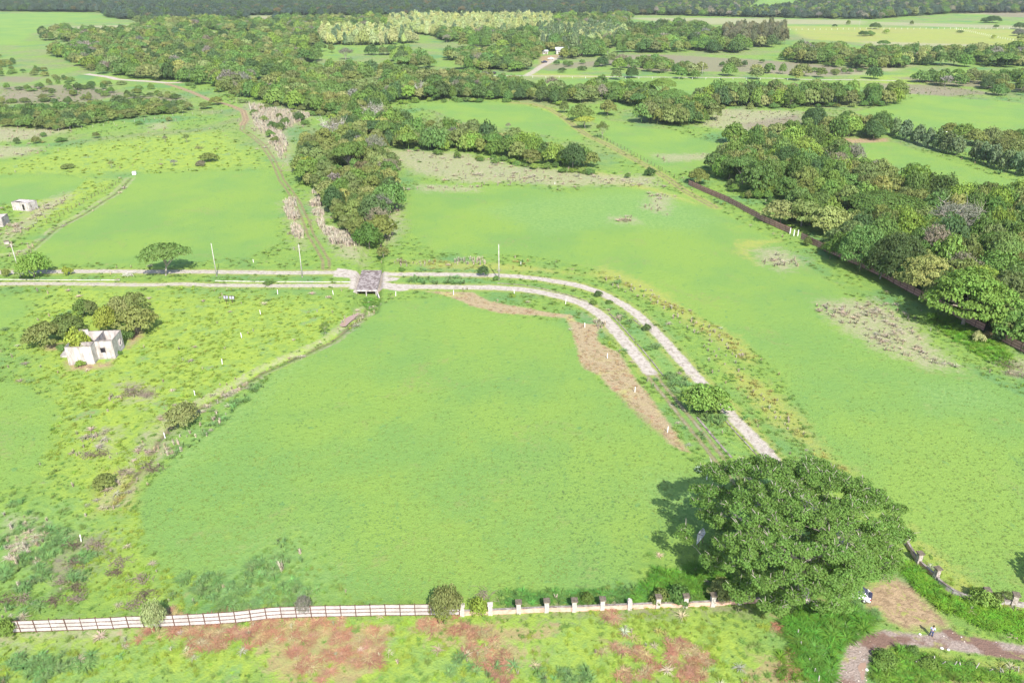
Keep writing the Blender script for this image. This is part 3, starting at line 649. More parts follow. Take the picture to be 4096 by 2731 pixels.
# grove: name, polygon (2352 sheet), spacing m, radius range, height range, mix of (style, tint, weight)
MIXG = [('layer','olive',5),('round','green',3),('round','dark',1.4),('layer','green',2.4),('round','bright',1.5),('sparse','grey',0.8),('layer','straw',1.8),('umbrella','green',0.8)]
MIXO = [('layer','olive',6),('layer','straw',2.2),('round','green',1.5),('sparse','grey',0.8),('round','dark',1),('layer','green',1)]
MIXD = [('round','dark',2.4),('round','green',4),('layer','bright',1.2),('layer','straw',1),('layer','olive',3),('layer','green',2),('sparse','grey',0.6)]
MIX_SHADE = [('round','blue',5),('layer','blue',3),('round','dark',2),('sparse','brown',0.8)]
GROVES = [
 ('grove behind the rusty fence', [(1605,395),(1650,375),(1700,350),(1740,335),(1850,335),(1910,365),(1990,405),(2100,445),(2200,465),(2400,500),(2400,815),(2290,748),(2210,700),(2120,655),(2030,610),(1965,572),(1915,540),(1850,508),(1790,480),(1700,430),(1640,412)], 6.6, (3.6,5.6), (7.5,12), MIXG),
 ('grove beside the twin ruts', [(690,352),(720,335),(800,300),(870,330),(905,400),(905,440),(893,500),(885,560),(872,572),(835,556),(790,533),(762,500),(745,445),(695,422),(680,395)], 5.8, (3.2,4.8), (6.5,9.5), MIXO),
 ('hedgerow above the pale dry patch', [(905,345),(980,348),(1080,352),(1200,375),(1290,388),(1378,392),(1385,382),(1300,368),(1200,345),(1100,320),(990,305),(890,285),(820,275),(760,290),(800,305),(870,325)], 6.2, (3.2,5.0), (6.5,10), MIXG),
 ('wooded bend left of the ruts', [(480,208),(560,232),(640,246),(720,258),(800,272),(880,280),(900,262),(880,240),(800,225),(700,210),(600,200),(500,192)], 7.0, (3.6,5.6), (7,11), MIXG),
 ('treeline above the near far-field', [(880,238),(1000,232),(1180,232),(1290,240),(1300,225),(1180,212),(1000,205),(880,215)], 6.8, (3.4,5.2), (7,10.5), MIXD),
 ('treeline round the narrow field', [(1300,238),(1420,238),(1470,250),(1560,232),(1500,218),(1380,212),(1300,222)], 7.0, (3.4,5.0), (7,10), MIXG),
 ('clump beside the narrow field', [(1470,285),(1500,262),(1560,248),(1630,258),(1645,282),(1590,292),(1520,290)], 6.5, (4,5.8), (8,12), MIXG),
 ('dark hedgerow below the long field', [(1600,240),(1700,228),(1850,225),(2000,225),(2085,232),(2080,243),(1900,248),(1700,250),(1610,250)], 7.2, (3.8,5.8), (8,12), MIXG),
 ('copse left of the broad-leaved row', [(1835,312),(1870,298),(1930,298),(2040,305),(2030,318),(1900,322)], 6.5, (3.4,5), (7,10), MIXD),
 ('trees above the fence corner', [(1625,340),(1700,322),(1830,318),(1850,332),(1740,340),(1660,368),(1610,385),(1600,365)], 7.0, (3,4.6), (6,9), MIXG),
 ('scrub belt across the left pasture', [(-40,252),(60,262),(150,255),(250,246),(340,243),(440,250),(430,260),(340,270),(230,285),(130,302),(60,295),(-40,285)], 5.4, (2.6,4.0), (3.6,5.8), [('layer','olive',5),('round','dark',3),('layer','green',2),('bush','green',1)]),
 ('left woodland', [(110,125),(160,142),(250,182),(400,188),(480,205),(600,198),(700,208),(800,222),(900,215),(1000,205),(1180,210),(1290,222),(1290,205),(1150,192),(980,185),(930,172),(900,165),(735,165),(725,140),(735,128),(600,122),(480,100),(320,95),(180,105)], 8.0, (4,6), (7,11), MIXG),
 ('upper left woodland', [(70,92),(160,70),(300,72),(420,66),(700,60),(880,62),(735,100),(735,125),(900,124),(1020,140),(1060,122),(1300,120),(1230,160),(1150,170),(980,165),(920,160),(760,115),(600,118),(450,98),(320,92),(180,100)], 8.6, (4.2,6.2), (7,11), MIXG),
 ('woodland north of the farmhouse', [(1000,85),(1290,82),(1420,70),(1600,66),(1660,85),(1790,112),(1700,122),(1500,122),(1380,122),(1300,120),(1180,118),(1060,118)], 8.6, (4.4,6.5), (8,12), MIXD),
 ('pale plantation', [(742,82),(930,78),(955,100),(870,106),(742,104)], 6.6, (3.4,4.4), (9,12), [('round','pale',5),('teak','pale',1),('teak','teak',0.7)]),
 ('long pale plantation', [(895,50),(1260,48),(1270,68),(1200,84),(1010,86),(895,72)], 6.6, (3.4,4.4), (9,12), [('round','pale',5),('teak','pale',1),('teak','teak',0.5)]),
 ('green-gold plantation', [(1235,78),(1420,72),(1440,100),(1330,116),(1240,112)], 7.0, (3.6,4.6), (9,12), [('round','pale',2),('teak','teak',3)]),
 ('tall eucalyptus stand', [(1660,92),(1800,84),(1805,104),(1720,112),(1660,110)], 5.6, (2.6,3.6), (14,19), [('sparse','euca',1),('layer','euca',1)]),
 ('hedgerow on the far right', [(1790,140),(1850,120),(1960,128),(2100,132),(2352,130),(2420,150),(2300,158),(2100,150),(2050,165),(1960,160),(1880,150)], 8.5, (4.4,6.4), (8,12), MIXG),
 ('far right thicket', [(2050,188),(2120,178),(2180,185),(2250,182),(2420,178),(2420,225),(2300,222),(2230,205),(2130,200)], 12, (3.8,5.4), (6.5,9), MIXG),
 ('trees along the far road', [(1410,178),(1560,174),(1700,160),(1900,178),(2040,182),(1900,186),(1560,182),(1410,184)], 17, (4,5.5), (7,9.5), MIXO),
 ('trees by the far farmhouse', [(1060,165),(1180,168),(1215,170),(1235,152),(1240,130),(1400,122),(1390,130),(1290,138),(1240,126),(1060,140)], 9, (4,5.5), (7,10), MIXD),
 ('belt in the burnt fallow', [(1380,150),(1500,150),(1620,170),(1580,174),(1480,168),(1380,160)], 11, (4,5.5), (7,10), MIXG),
]
FARW = [  # blue bands carry their cloud shade in the leaf tints
 ('blue', [(-60,-24),(1500,-24),(1500,36),(1000,34),(700,50),(420,58),(250,42),(235,30),(-60,26)], 9.5, MIX_SHADE),
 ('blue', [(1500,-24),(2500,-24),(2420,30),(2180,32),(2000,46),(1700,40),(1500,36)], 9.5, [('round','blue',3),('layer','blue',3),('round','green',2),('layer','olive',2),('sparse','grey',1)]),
 ('mix', [(1270,50),(1450,44),(1430,62),(1270,70)], 9.5, MIXG),
 ('mix', [(300,58),(700,52),(900,52),(890,62),(440,66)], 9.5, MIXG),
]
def ordinal(n):
    ones = ['','first','second','third','fourth','fifth','sixth','seventh','eighth','ninth','tenth','eleventh','twelfth','thirteenth','fourteenth','fifteenth','sixteenth','seventeenth','eighteenth','nineteenth']
    tens = {2:'twenty',3:'thirty',4:'forty',5:'fifty',6:'sixty',7:'seventy',8:'eighty',9:'ninety'}
    if n < 20: return ones[n]
    if n % 10 == 0: return tens[n//10][:-1] + 'ieth'
    return tens[n//10] + '-' + ones[n % 10]
def scatter_in(poly, s, r, jit=0.38):
    lo = poly.min(0); hi = poly.max(0); xs = np.arange(lo[0], hi[0]+s, s); ys = np.arange(lo[1], hi[1]+s*0.87, s*0.87)
    X, Y = np.meshgrid(xs, ys); X = X + (np.arange(len(ys)) % 2)[:, None]*s*0.5
    P = np.column_stack([X.ravel(), Y.ravel()]) + r.uniform(-jit, jit, (X.size, 2))*s
    return P[poly_in(P, poly)]
def screen(x, y, z=0.0):
    dz = z - CAM_H; D = y*CP - dz*SP; u = x/D; v = (-dz*CP - y*SP)/D
    return 2048 + u*FOCAL, 1365.5 + v*FOCAL, D
TREES = []      # dict records
r = np.random.default_rng(11)
def pick_mix(mix, n):
    w = np.array([m[2] for m in mix], float); w /= w.sum(); return r.choice(len(mix), n, p=w)
ALLTRK = [(v[0], v[1]/2 + 1.5) for v in TW.values()]
CLEAR = [W(OV(p)) for p in ([(737,128),(800,124),(880,128),(912,140),(905,160),(862,172),(780,162),(740,145)],[(491,97),(553,97),(556,110),(496,110)],[(470,73),(592,76),(590,88),(470,86)],
 [(161,62),(300,57),(330,66),(240,84),(165,80)],[(440,44),(632,42),(634,60),(540,58),(440,52)],[(574,36),(918,38),(925,51),(760,50),(574,50)],[(655,196),(700,196),(698,204),(655,204)],[(925,158),(1130,163),(1230,168),(1230,178),(960,180),(915,168)],
 [(1020,112),(1170,114),(1165,126),(1040,132)],[(1250,120),(1300,124),(1300,134),(1245,150),(1215,172),(1205,165),(1235,140)],[(0,176),(120,176),(120,190),(0,190)])]
def keep_clear(P, field=True):
    ok = np.ones(len(P), bool)
    for p in CLEAR: ok &= poly_sdf(P, p) < 0.5
    for L, hw in ALLTRK: ok &= line_sdf(P, L, hw) < 0
    if field:
        for p in AREAS['field']: ok &= poly_sdf(P, p) < 0.5
    return ok

# ------------------------------------------------------------------ single trees and bushes the photograph singles out
# (px, py of the foot in the 4096 px survey, style, tint, crown radius, height, label)
def C0(a, b): return (a*0.46769, b*0.46769)
def Cx(ox, oy, a, b): return (ox + a*0.46769, oy + b*0.46769)
def H1(a, b): return (100 + a*0.2296, 1150 + b*0.2296)
MAN = [
 ((663,1102),'umbrella','green',6.0,9.0,'lone spreading flat-topped tree between the two tracks, left of the culvert'),
 ((138,1108),'round','bright',4.0,6.6,'rounded light green tree at the foot of the leftmost utility pole'),
 ((271,1100),'bush','yellow',1.3,2.2,'small yellowish bush between the tracks, right of the leftmost pole'),
 ((26,1106),'bush','olive',1.1,2.0,'small bush on the track verge left of the leftmost pole'),
 ((2825,1646),'layer','bright',4.6,5.8,'bright lime-green tree standing alone between the curving gravel tracks'),
 ((1302,1337),'sparse','green',1.4,3.2,'slender sapling with pale stem beside the muddy puddle'),
 ((1533,1022),'layer','olive',1.9,3.6,'small olive tree at the tip of the grove, above the culvert'),
 ((1936,1104),'bush','dark',1.5,2.8,'dark rounded shrub on the upper track left of the tall pole'),
 ((1985,1119),'bush','green',0.8,1.1,'low shrub at the foot of the tall pole right of culvert'),
 ((735,1700),'layer','straw',3.3,4.6,'yellowish dome-shaped tree overhanging the drainage ditch'),
 ((575,1858),'sparse','yellow',1.5,2.2,'thin yellowish shrub beside the lower ditch'),
 ((421,1948),'layer','olive',1.8,2.6,'low olive shrub on the ditch bank, lowest along the ditch'),
 ((629,2512),'round','pale',1.45,4.4,'upright pale green tree in front of the white panel fence'),
 ((35,2540),'bush','bright',1.15,2.6,'round bush against the left end of the white panel fence'),
 ((1788,2466),'round','olive',1.9,5.0,'tall grey-green tree where the panel fence meets the pillared wall'),
 ((1220,2470),'sparse','grey',1.2,3.8,'nearly bare grey shrub against the white panel fence'),
 ((1915,2452),'bush','yellow',1.2,2.4,'small bright lime bush leaning over the pillared wall'),
 ((2640,2408),'bush','olive',1.3,1.9,'olive shrub behind the pillared wall next to the broken pillar'),
 ((2708,2402),'bush','green',1.6,2.2,'dark shrub behind the wall, between two capped pillars'),
 ((2882,2386),'layer','straw',1.8,3.0,'pale shrub in the big tree shade behind the last capped pillar'),
 ((2348,2402),'bush','green',0.9,1.2,'low green shrub behind the middle of the pillared wall'),
 ((2393,1186),'bush','dark',1.0,1.5,'dark shrub on the grass strip at the start of the bend'),
 ((2587,1322),'bush','dark',1.0,1.6,'dark shrub touching the inner edge of the outer gravel track'),
 ((2374,1218),'bush','green',0.9,1.1,'spiky green shrub by the kerb at the start of the bend'),
 ((2437,1214),'bush','green',0.8,0.9,'small blue-green shrub amid the grass strip on the bend'),
 ((2051,1186),'bush','bright',0.8,0.7,'low lime shrub beside a white marker post under the track'),
 ((2599,704),'bush','dark',2.0,3.2,'dark round shrub on the path edge near the fence corner'),
 ((2510,712),'bush','green',1.1,1.9,'small shrub on the dry ground left of the fence corner'),
 ((2324,484),'round','olive',6.2,8.2,'big rounded olive tree at the far field edge path'),
 ((2341,514),'umbrella','yellow',4.6,6.2,'small lime-green umbrella tree on the far path edge'),
 ((2430,462),'layer','straw',5.4,8.6,'straw-green rounded tree standing in the narrow far field'),
 ((2257,452),'layer','olive',2.8,6.8,'slim olive tree at the top corner of the narrow field'),
 ((2409,556),'sparse','olive',3.2,8.2,'tall thin scraggly tree on the far path below the umbrella tree'),
 ((2033,517),'sparse','grey',1.4,3.2,'small grey leafless shrub alone in the far field'),
 ((748,570),'sparse','olive',1.9,4.0,'thin small tree in the left pasture, nearer the twin ruts'),
 ((662,570),'sparse','grey',1.5,3.2,'thin dry small tree in the left pasture, left of its twin'),
 ((838,646),'layer','olive',3.8,3.8,'low spreading scrub tree above the mint-green left field'),
 ((805,664),'bush','grey',2.0,2.2,'greyish bush at the left side of the spreading scrub tree'),
 ((697,664),'sparse','grey',1.7,2.6,'bare grey bush above the mint-green left field'),
 ((447,674),'sparse','olive',1.4,3.2,'spindly sapling above the white cube at the fence end'),
 ((271,674),'bush','olive',2.4,1.8,'flat dry bush amid the left pasture'),
 ((386,553),'layer','olive',1.8,3.0,'small olive shrub under the scrub belt, middle of the pasture'),
 ((145,574),'bush','olive',1.9,3.0,'dark shrub on the tan patch at far left'),
 ((70,576),'bush','dark',1.4,2.8,'shrub left of the dark one near the left frame edge'),
 ((246,567),'bush','green',2.4,1.8,'low wide green shrub right of the tan patch'),
 ((557,499),'bush','green',1.7,1.9,'small round shrub just below the scrub belt'),
 ((676,485),'bush','olive',1.6,2.2,'shrub at the lower right end of the scrub belt'),
 ((175,547),'bush','green',1.5,2.0,'little shrub above the tan patch on the left'),
 ((823,436),'layer','olive',3.6,4.2,'olive bush inside the bend of the twin ruts, left one'),
 ((868,420),'layer','olive',4.0,5.0,'olive bush inside the bend of the twin ruts, right one'),
 ((1089,512),'bush','dark',2.2,3.2,'dark bush among dry reeds, lowest of the reed-bed bushes'),
 ((1119,521),'bush','dark',2.8,3.6,'dark bush among dry reeds, widest of the reed-bed bushes'),
 ((1143,498),'bush','green',2.4,3.2,'bush among dry reeds, beside the widest one'),
 ((1196,484),'bush','dark',3.0,4.4,'dark bush among dry reeds nearest the grove'),
 ((1056,488),'bush','olive',2.2,3.0,'olive bush among dry reeds nearest the ruts'),
 ((1334,575),'twigs','grey',6.8,11.8,'big white leafless tree rising from the grove beside the ruts'),
 ((1495,505),'twigs','grey',6.0,11.5,'pale leafless tree above the hedgerow left end'),
 ((1421,424),'sparse','grey',6.8,9.5,'broad grey half-bare tree at the head of the grove'),
 ((1383,240),'sparse','grey',6.4,9.5,'round grey tree at the left end of the small clearing'),
 ((1678,398),'twigs','grey',3.2,10.5,'tall thin tree with white trunk at the treeline left of the far field'),
 ((1404,688),'umbrella','green',6.6,12.0,'tall green tree with exposed grey trunk in the grove'),
 ((1240,712),'layer','yellow',5.6,8.5,'yellow-green layered tree on the left flank of the grove'),
 ((1455,715),'layer','brown',4.2,7.5,'rusty brown crowned tree in the middle of the grove'),
 ((1500,560),'umbrella','dark',6.0,9.0,'dark flat crowned tree above the grove, left of hedgerow'),
 ((1320,395),'umbrella','green',8.5,10.5,'wide smooth green dome left of the grey half-bare tree'),
 ((3850,1300),'layer','bright',10.0,15.0,'largest bright green tree overhanging the rusty fence'),
 ((3510,905),'umbrella','green',12.0,11.0,'very wide green umbrella tree in the grove behind the fence'),
 ((3820,960),'sparse','grey',9.0,12.0,'big grey half-bare tree in the grove behind the rusty fence'),
 ((3440,1078),'round','green',7.0,13.0,'tall dense green tree just behind the rusty fence, left of pair'),
 ((3575,1125),'round','dark',7.6,14.0,'tall dense dark tree just behind the rusty fence, right of pair'),
 ((3120,892),'layer','straw',6.2,8.0,'wide straw-green tree leaning over the rusty fence'),
 ((3205,905),'layer','olive',6.6,9.0,'wide olive tree behind the straw-green one at the fence'),
 ((3312,940),'layer','straw',6.4,9.5,'olive tree behind the fence gap'),
 ((3400,1010),'layer','olive',6.9,10.0,'grey-olive tree behind the banana plants'),
 ((3690,1190),'layer','straw',7.6,12.0,'pale yellow-olive tree over the fence left of the largest green one'),
 ((3206,668),'layer','bright',8.6,12.5,'large yellow-green dome near the top of the fence grove'),
 ((2790,735),'layer','olive',4.6,6.0,'olive tree beside the corner where the rusty fence starts'),
 ((3393,545),'round','bright',6.2,9.0,'vivid lime-green conical tree in the copse above the second far field'),
 ((3492,556),'round','dark',5.2,8.0,'dark tree right of the vivid lime-green one'),
 ((3253,512),'round','dark',7.6,10.5,'large dark rounded tree left of the vivid lime-green one'),
 ((3245,546),'bush','yellow',4.6,5.2,'yellow-green low tree beside the palm'),
 ((2650,400),'umbrella','bright',8.0,13.0,'tall smooth bright green dome above the far clump'),
 ((2690,440),'umbrella','green',9.0,11.5,'smooth green dome below the tallest bright one in the clump'),
 ((3499,117),'round','dark',7.0,7.5,'isolated dark round tree in the far right meadow beside the post line'),
 ((3452,146),'round','dark',5.0,5.5,'dark low tree below the post line in the far right meadow'),
 ((3478,144),'bush','green',5.0,5.0,'green low tree joined to the dark one below the post line'),
 ((3530,198),'umbrella','green',5.0,8.0,'small umbrella tree standing before the pale strip at far right'),
 ((4072,145),'round','grey',6.0,7.0,'round grey tree by the right frame edge in the far meadow'),
 ((4078,118),'round','dark',6.5,7.5,'dark round tree at right frame edge above the grey one'),
 ((3969,92),'round','dark',11.0,9.0,'broad dark clump tree in the furthest right meadow'),
 ((3940,92),'bush','dark',6.0,6.0,'small dark tree left of the broad dark clump at far right'),
 (H1(390,1010),'layer','olive',3.9,5.8,'olive tree left of the roofless house, nearest its low plinth'),
 (H1(780,880),'layer','olive',3.9,6.0,'olive tree against the back of the roofless house, left side'),
 (H1(1020,500),'layer','green',2.3,4.6,'small green tree with pale stem behind the house trees'),
 (H1(1130,480),'layer','olive',2.2,4.0,'small olive tree right of the pale-stemmed one behind the house'),
 (H1(1450,800),'round','yellow',2.9,6.4,'golden yellow-green tree rising behind the roofless house'),
 (H1(1960,790),'layer','olive',4.6,6.6,'large olive tree on the bare patch right behind the roofless house'),
 (H1(1660,560),'layer','straw',3.6,6.0,'pale olive tree behind the golden tree'),
 (H1(1930,470),'layer','olive',3.4,6.0,'olive tree furthest behind the roofless house'),
 (H1(1800,900),'bush','green',1.4,3.0,'green bush against the right wall of the roofless house'),
 (H1(950,1185),'bush','yellow',2.5,5.7,'lime creeper thicket filling the left room of the roofless house'),
 (H1(970,1365),'bush','bright',0.9,1.2,'small bush at the foot of the white front wall'),
 (H1(640,1090),'bush','green',1.1,1.4,'low bush at the left corner of the roofless house'),
 (H1(1645,1165),'bush','green',0.6,0.9,'tiny bush under the side window of the roofless house'),
 (Cx(2996,650,495,712),'bush','olive',1.2,2.6,'small tree on the near side of the rusty fence by the gap'),
 (Cx(2996,650,640,760),'bush','olive',1.3,2.4,'shrub growing through the rusty fence by the banana plants'),
 (Cx(2996,1300,1950,140),'bush','pale',1.6,2.2,'pale speckled shrub on the grass in front of the rusty fence end'),
 (Cx(2996,1300,2060,110),'bush','brown',1.4,1.6,'reddish brown shrub against the rusty fence end'),
 (Cx(2996,1300,2150,130),'bush','dark',2.0,2.4,'dark green thicket half hiding the rusty fence end'),
 (Cx(2996,2000,1990,880),'bush','bright',1.6,2.0,'green creeper bush swallowing a pillar of the curved wall'),
 (Cx(2996,2000,2110,880),'bush','olive',1.0,1.5,'shrub between the last two pillars of the curved wall'),
 (Cx(2996,2000,2180,880),'sparse','olive',0.8,2.2,'spindly sapling beside the last pillar of the curved wall'),
 (Cx(2996,2000,1400,1300),'bush','green',0.8,0.8,'green bush on the roadside bank at lower right'),
 (Cx(2996,2000,1160,1390),'bush','bright',1.7,1.1,'lush bush on the inner corner of the road bend'),
 (Cx(2996,2000,1540,1420),'bush','bright',1.2,0.9,'leafy shrub between leaning posts at the lower right'),
 (Cx(1000,650,1300,930),'bush','green',0.9,0.9,'small leafy shrub above the track right of the culvert'),
 (Cx(1000,650,160,1040),'bush','green',1.2,0.8,'low green shrub on the verge left of the culvert'),
 (Cx(2000,1300,90,-20),'bush','green',0.6,0.5,'tiny shrub near the mown strip'),
]
MAN = [m for m in MAN if m[5] != 'tiny shrub near the mown strip']
for (px, py), st, tn, R, H, lab in MAN:
    x, y = g2(px, py); TREES.append(dict(x=x, y=y, st=st, tn=tn, R=R, H=H, lab=lab, gr=None))
MANP = np.array([(t['x'], t['y'], t['R']) for t in TREES])
# broad-leaved row along the field
row = [(1240,1160),(1330,1195),(1440,1228),(1530,1258),(1610,1282),(1690,1308),(1765,1330),(1930,1376),(2005,1402),(2085,1428),(2180,1462),(2275,1490),(2370,1515)]
for i, (a, b) in enumerate(row):
    px, py = Cx(2996, 0, a, b); x, y = g2(px, py)
    TREES.append(dict(x=x, y=y, st='teak', tn='teak', R=3.6 + (i*7 % 4)*0.25, H=7.4 + (i*5 % 5)*0.35, lab='broad-leaved tree, %s from left in the planted row along the far field' % ordinal(i+1), gr='broad-leaved trees planted in a row'))
for i, (a, b) in enumerate([(1700,1195),(1810,1215),(1920,1250),(2060,1255),(2210,1262),(2330,1262),(2140,1330),(2290,1350)]):
    px, py = Cx(2996, 0, a, b); x, y = g2(px, py)
    TREES.append(dict(x=x, y=y, st=('layer','round')[i % 2], tn=('olive','green','olive','straw')[i % 4], R=5.4, H=8.2, lab='tree behind the broad-leaved row, %s from the left' % ordinal(i+1), gr='trees behind the broad-leaved row'))
far_pts = []
from mathutils import noise as MN
def spaced(P, R, grove_h):
    d = np.hypot(P[:, None, 0]-MANP[None, :, 0], P[:, None, 1]-MANP[None, :, 1]); return (d > MANP[None, :, 2]*0.62 + R[:, None]*0.45).all(1)
for name, poly, s, rr, hh, mix in GROVES:
    P = scatter_in(W(OV(poly)), s, r); P = P[keep_clear(P, name not in ('trees along the far road',))]
    if name in ('left woodland', 'upper left woodland', 'wooded bend left of the ruts', 'woodland north of the farmhouse', 'far right thicket', 'hedgerow on the far right'):
        P = P[np.array([MN.noise((p_[0]*0.030, p_[1]*0.022, 5.1)) + 0.5*MN.noise((p_[0]*0.11, p_[1]*0.09, 1.7)) for p_ in P]) > (-0.16 if 'woodland' in name else -0.30)]
    n = len(P); q_ = r.random(n); big = np.where(q_ < 0.25, 0.62, np.where(q_ > 0.86, 1.28, 1.0)); R = r.uniform(*rr, n)*big; H = r.uniform(*hh, n)*np.sqrt(big); k = spaced(P, R, H); P, R, H = P[k], R[k], H[k]
    mi = pick_mix(mix, len(P)); recs = [dict(x=P[i, 0], y=P[i, 1], st=mix[mi[i]][0], tn=mix[mi[i]][1], R=R[i], H=H[i], lab=None, gr=name) for i in range(len(P))]
    TREES += recs
# pasture bushes on the left, loose bushes along hedges
def loose(name, poly, n, rr, hh, tints, seed):
    q = np.random.default_rng(seed); A = np.array(OV(poly)); out = 0
    while out < n:
        px = q.uniform(A[:, 0].min(), A[:, 0].max()); py = q.uniform(A[:, 1].min(), A[:, 1].max())
        if not poly_in(np.array([[px, py]]), A)[0]: continue
        x, y = g2(px, py)
        if not keep_clear(np.array([[x, y]]))[0]: continue
        out += 1; TREES.append(dict(x=x, y=y, st=('bush','layer','bush')[out % 3], tn=tints[out % len(tints)], R=q.uniform(*rr), H=q.uniform(*hh), lab=None, gr=name))
loose('left pasture', [(0,130),(90,125),(110,175),(250,190),(400,200),(430,235),(300,235),(200,240),(0,245)], 90, (1.4,3.2), (1.8,4.0), ['olive','dark','green','olive'], 5)
loose('violet fallow by the far road', [(1400,130),(1700,135),(1950,150),(2050,170),(1900,174),(1600,165),(1420,160)], 26, (1.8,3.6), (2.2,4.6), ['olive','green','dark'], 6)
loose('slope below the farmhouse', [(1240,165),(1280,140),(1370,145),(1400,172),(1260,174)], 8, (2.0,3.4), (2.8,5), ['green','dark'], 8)
loose('far right meadow', [(1880,55),(2352,60),(2352,92),(2000,84),(1850,80)], 10, (2.2,4.5), (2.4,5), ['olive','dark','yellow'], 9)
loose('hollow by the wooded bend', [(560,232),(640,250),(720,268),(672,330),(650,360),(600,300)], 10, (1.4,2.6), (1.6,3.4), ['olive','green'], 10)
loose('foot of the fence grove', [(1640,425),(1730,470),(1800,505),(1900,555),(2000,610),(2010,590),(1900,520),(1800,470),(1700,420)], 26, (1.3,2.6), (1.6,3.4), ['green','bright','olive'], 12)
loose('foot of the dry patch hedgerow', [(900,352),(1080,366),(1200,388),(1380,405),(1380,396),(1200,376),(1060,354),(900,340)], 24, (1.2,2.2), (1.3,2.6), ['green','bright','green'], 13)
x, y = g2(4300, 2400); TREES.append(dict(x=x, y=y, st='round', tn='green', R=3.6, H=7.5, lab=None, gr='off'))
for (px, py), R, H, tn, lab in [((3520,1115),4.6,8,'dark','dark low-crowned tree squeezed between the two tall dense ones'),((3640,1165),5.0,9,'green','green tree on the rusty fence right of the tall dark one'),((3745,1215),5.0,9,'dark','dark tree whose foliage spills over the rusty fence'),((3365,1035),4.4,7,'green','green tree pressing against the fence behind the bananas'),((3990,1330),6.0,9,'olive','olive tree right of the largest bright green one'),((4060,1360),6,9,'green','green tree at the right frame edge behind the rusty fence')]:
    x, y = g2(px, py); TREES.append(dict(x=x, y=y, st='round' if R < 5.5 else 'layer', tn=tn, R=R, H=H, lab=lab, gr=None))
loose('thicket behind the rusty fence end', [(2100,655),(2200,700),(2290,750),(2400,820),(2400,700),(2300,660),(2200,620)], 46, (2.0,3.8), (2.4,4.3), ['green','bright','olive','dark'], 18)
loose('shaded side of the fence grove', [(1960,572),(2030,606),(2120,652),(2220,705),(2210,680),(2110,632),(2010,580),(1960,556)], 26, (1.8,3.2), (2.4,4.2), ['dark','green'], 19)
loose('flank of the grove beside the ruts', [(680,395),(700,430),(760,470),(800,545),(880,580),(900,560),(860,540),(780,480),(700,400)], 12, (1.1,2.2), (1.4,2.8), ['green','bright','olive'], 14)
loose('edge of the wooded bend', [(420,200),(560,240),(700,268),(860,290),(860,278),(700,254),(560,226),(440,192)], 30, (1.4,2.8), (1.6,3.2), ['green','bright','olive'], 15)
loose('edge of the far field treeline', [(900,242),(1050,238),(1290,246),(1290,238),(1050,230),(900,234)], 22, (1.4,2.6), (1.6,3.0), ['green','bright'], 16)
loose('edge of the dark hedgerow', [(1600,252),(1800,252),(2080,248),(2090,238),(1800,244),(1600,244)], 20, (1.6,2.8), (1.8,3.2), ['green','olive'], 17)

# ---- the 300 that show largest become trees of their own, the rest one mass
for t in TREES:
    px, py, D = screen(t['x'], t['y'], t['H']*0.5); t['px'], t['py'], t['D'] = px, py, D
    t['see'] = (t['R']*1.2 + t['H']) / D if (-90 < px < 4186 and -60 < py < 2800) else 0
trees = sorted([t for t in TREES if t['H'] >= 4.4 and t['see'] > 0], key=lambda t: -(t['see'] + (10 if t['lab'] else 0)))
bushes = sorted([t for t in TREES if t['H'] < 4.4 and t['see'] > 0], key=lambda t: -(t['see'] + (10 if t['lab'] else 0)))
solo = trees[:298] + bushes[:298]
rest = trees[298:] + bushes[298:] + [t for t in TREES if t['see'] <= 0]
COLW = dict(olive='olive', dark='dark green', green='green', bright='bright green', yellow='yellow-green', grey='grey', brown='brown', teak='broad-leaved', pale='pale', blue='blue-green', euca='grey-green', straw='straw-green')
FORM = dict(layer='layered', round='rounded', umbrella='flat-topped', sparse='thin-crowned', teak='upright', bush='bushy', twigs='leafless')
bygr = {}
for t in solo:
    if t['lab'] is None: bygr.setdefault((t['gr'], t['H'] < 4.4), []).append(t)
for (g, isb), L in bygr.items():
    Yb = np.array([t['y'] for t in L]); q = max(1, int(round(len(L)/7.0))); order = np.argsort(Yb); rows_ = np.array_split(order, q)
    for ri, rw in enumerate(rows_):
        rw = sorted(rw, key=lambda i: L[i]['px'])
        for k, i in enumerate(rw):
            t = L[i]; w = 'bush' if isb else 'tree'
            where = '' if q == 1 else (' in the front row' if ri == 0 else (' in the back row' if ri == q-1 else ' in the %s row' % ordinal(ri+1)))
            t['lab'] = '%s %s %s, %s from left%s, %s' % (COLW[t['tn']], FORM[t['st']] if not isb else 'low', w, ordinal(k+1), where, g)
            words = t['lab'].split()
            if len(words) > 16: t['lab'] = ' '.join([w_ for w_ in words if w_ not in (FORM[t['st']], 'the')])
            t['gl'] = ('bushes at the ' if isb else 'trees of the ') + g
TW_A = twig_mesh(901, M_BLEACH, 120, 0.036)
tr_rng = np.random.default_rng(5)
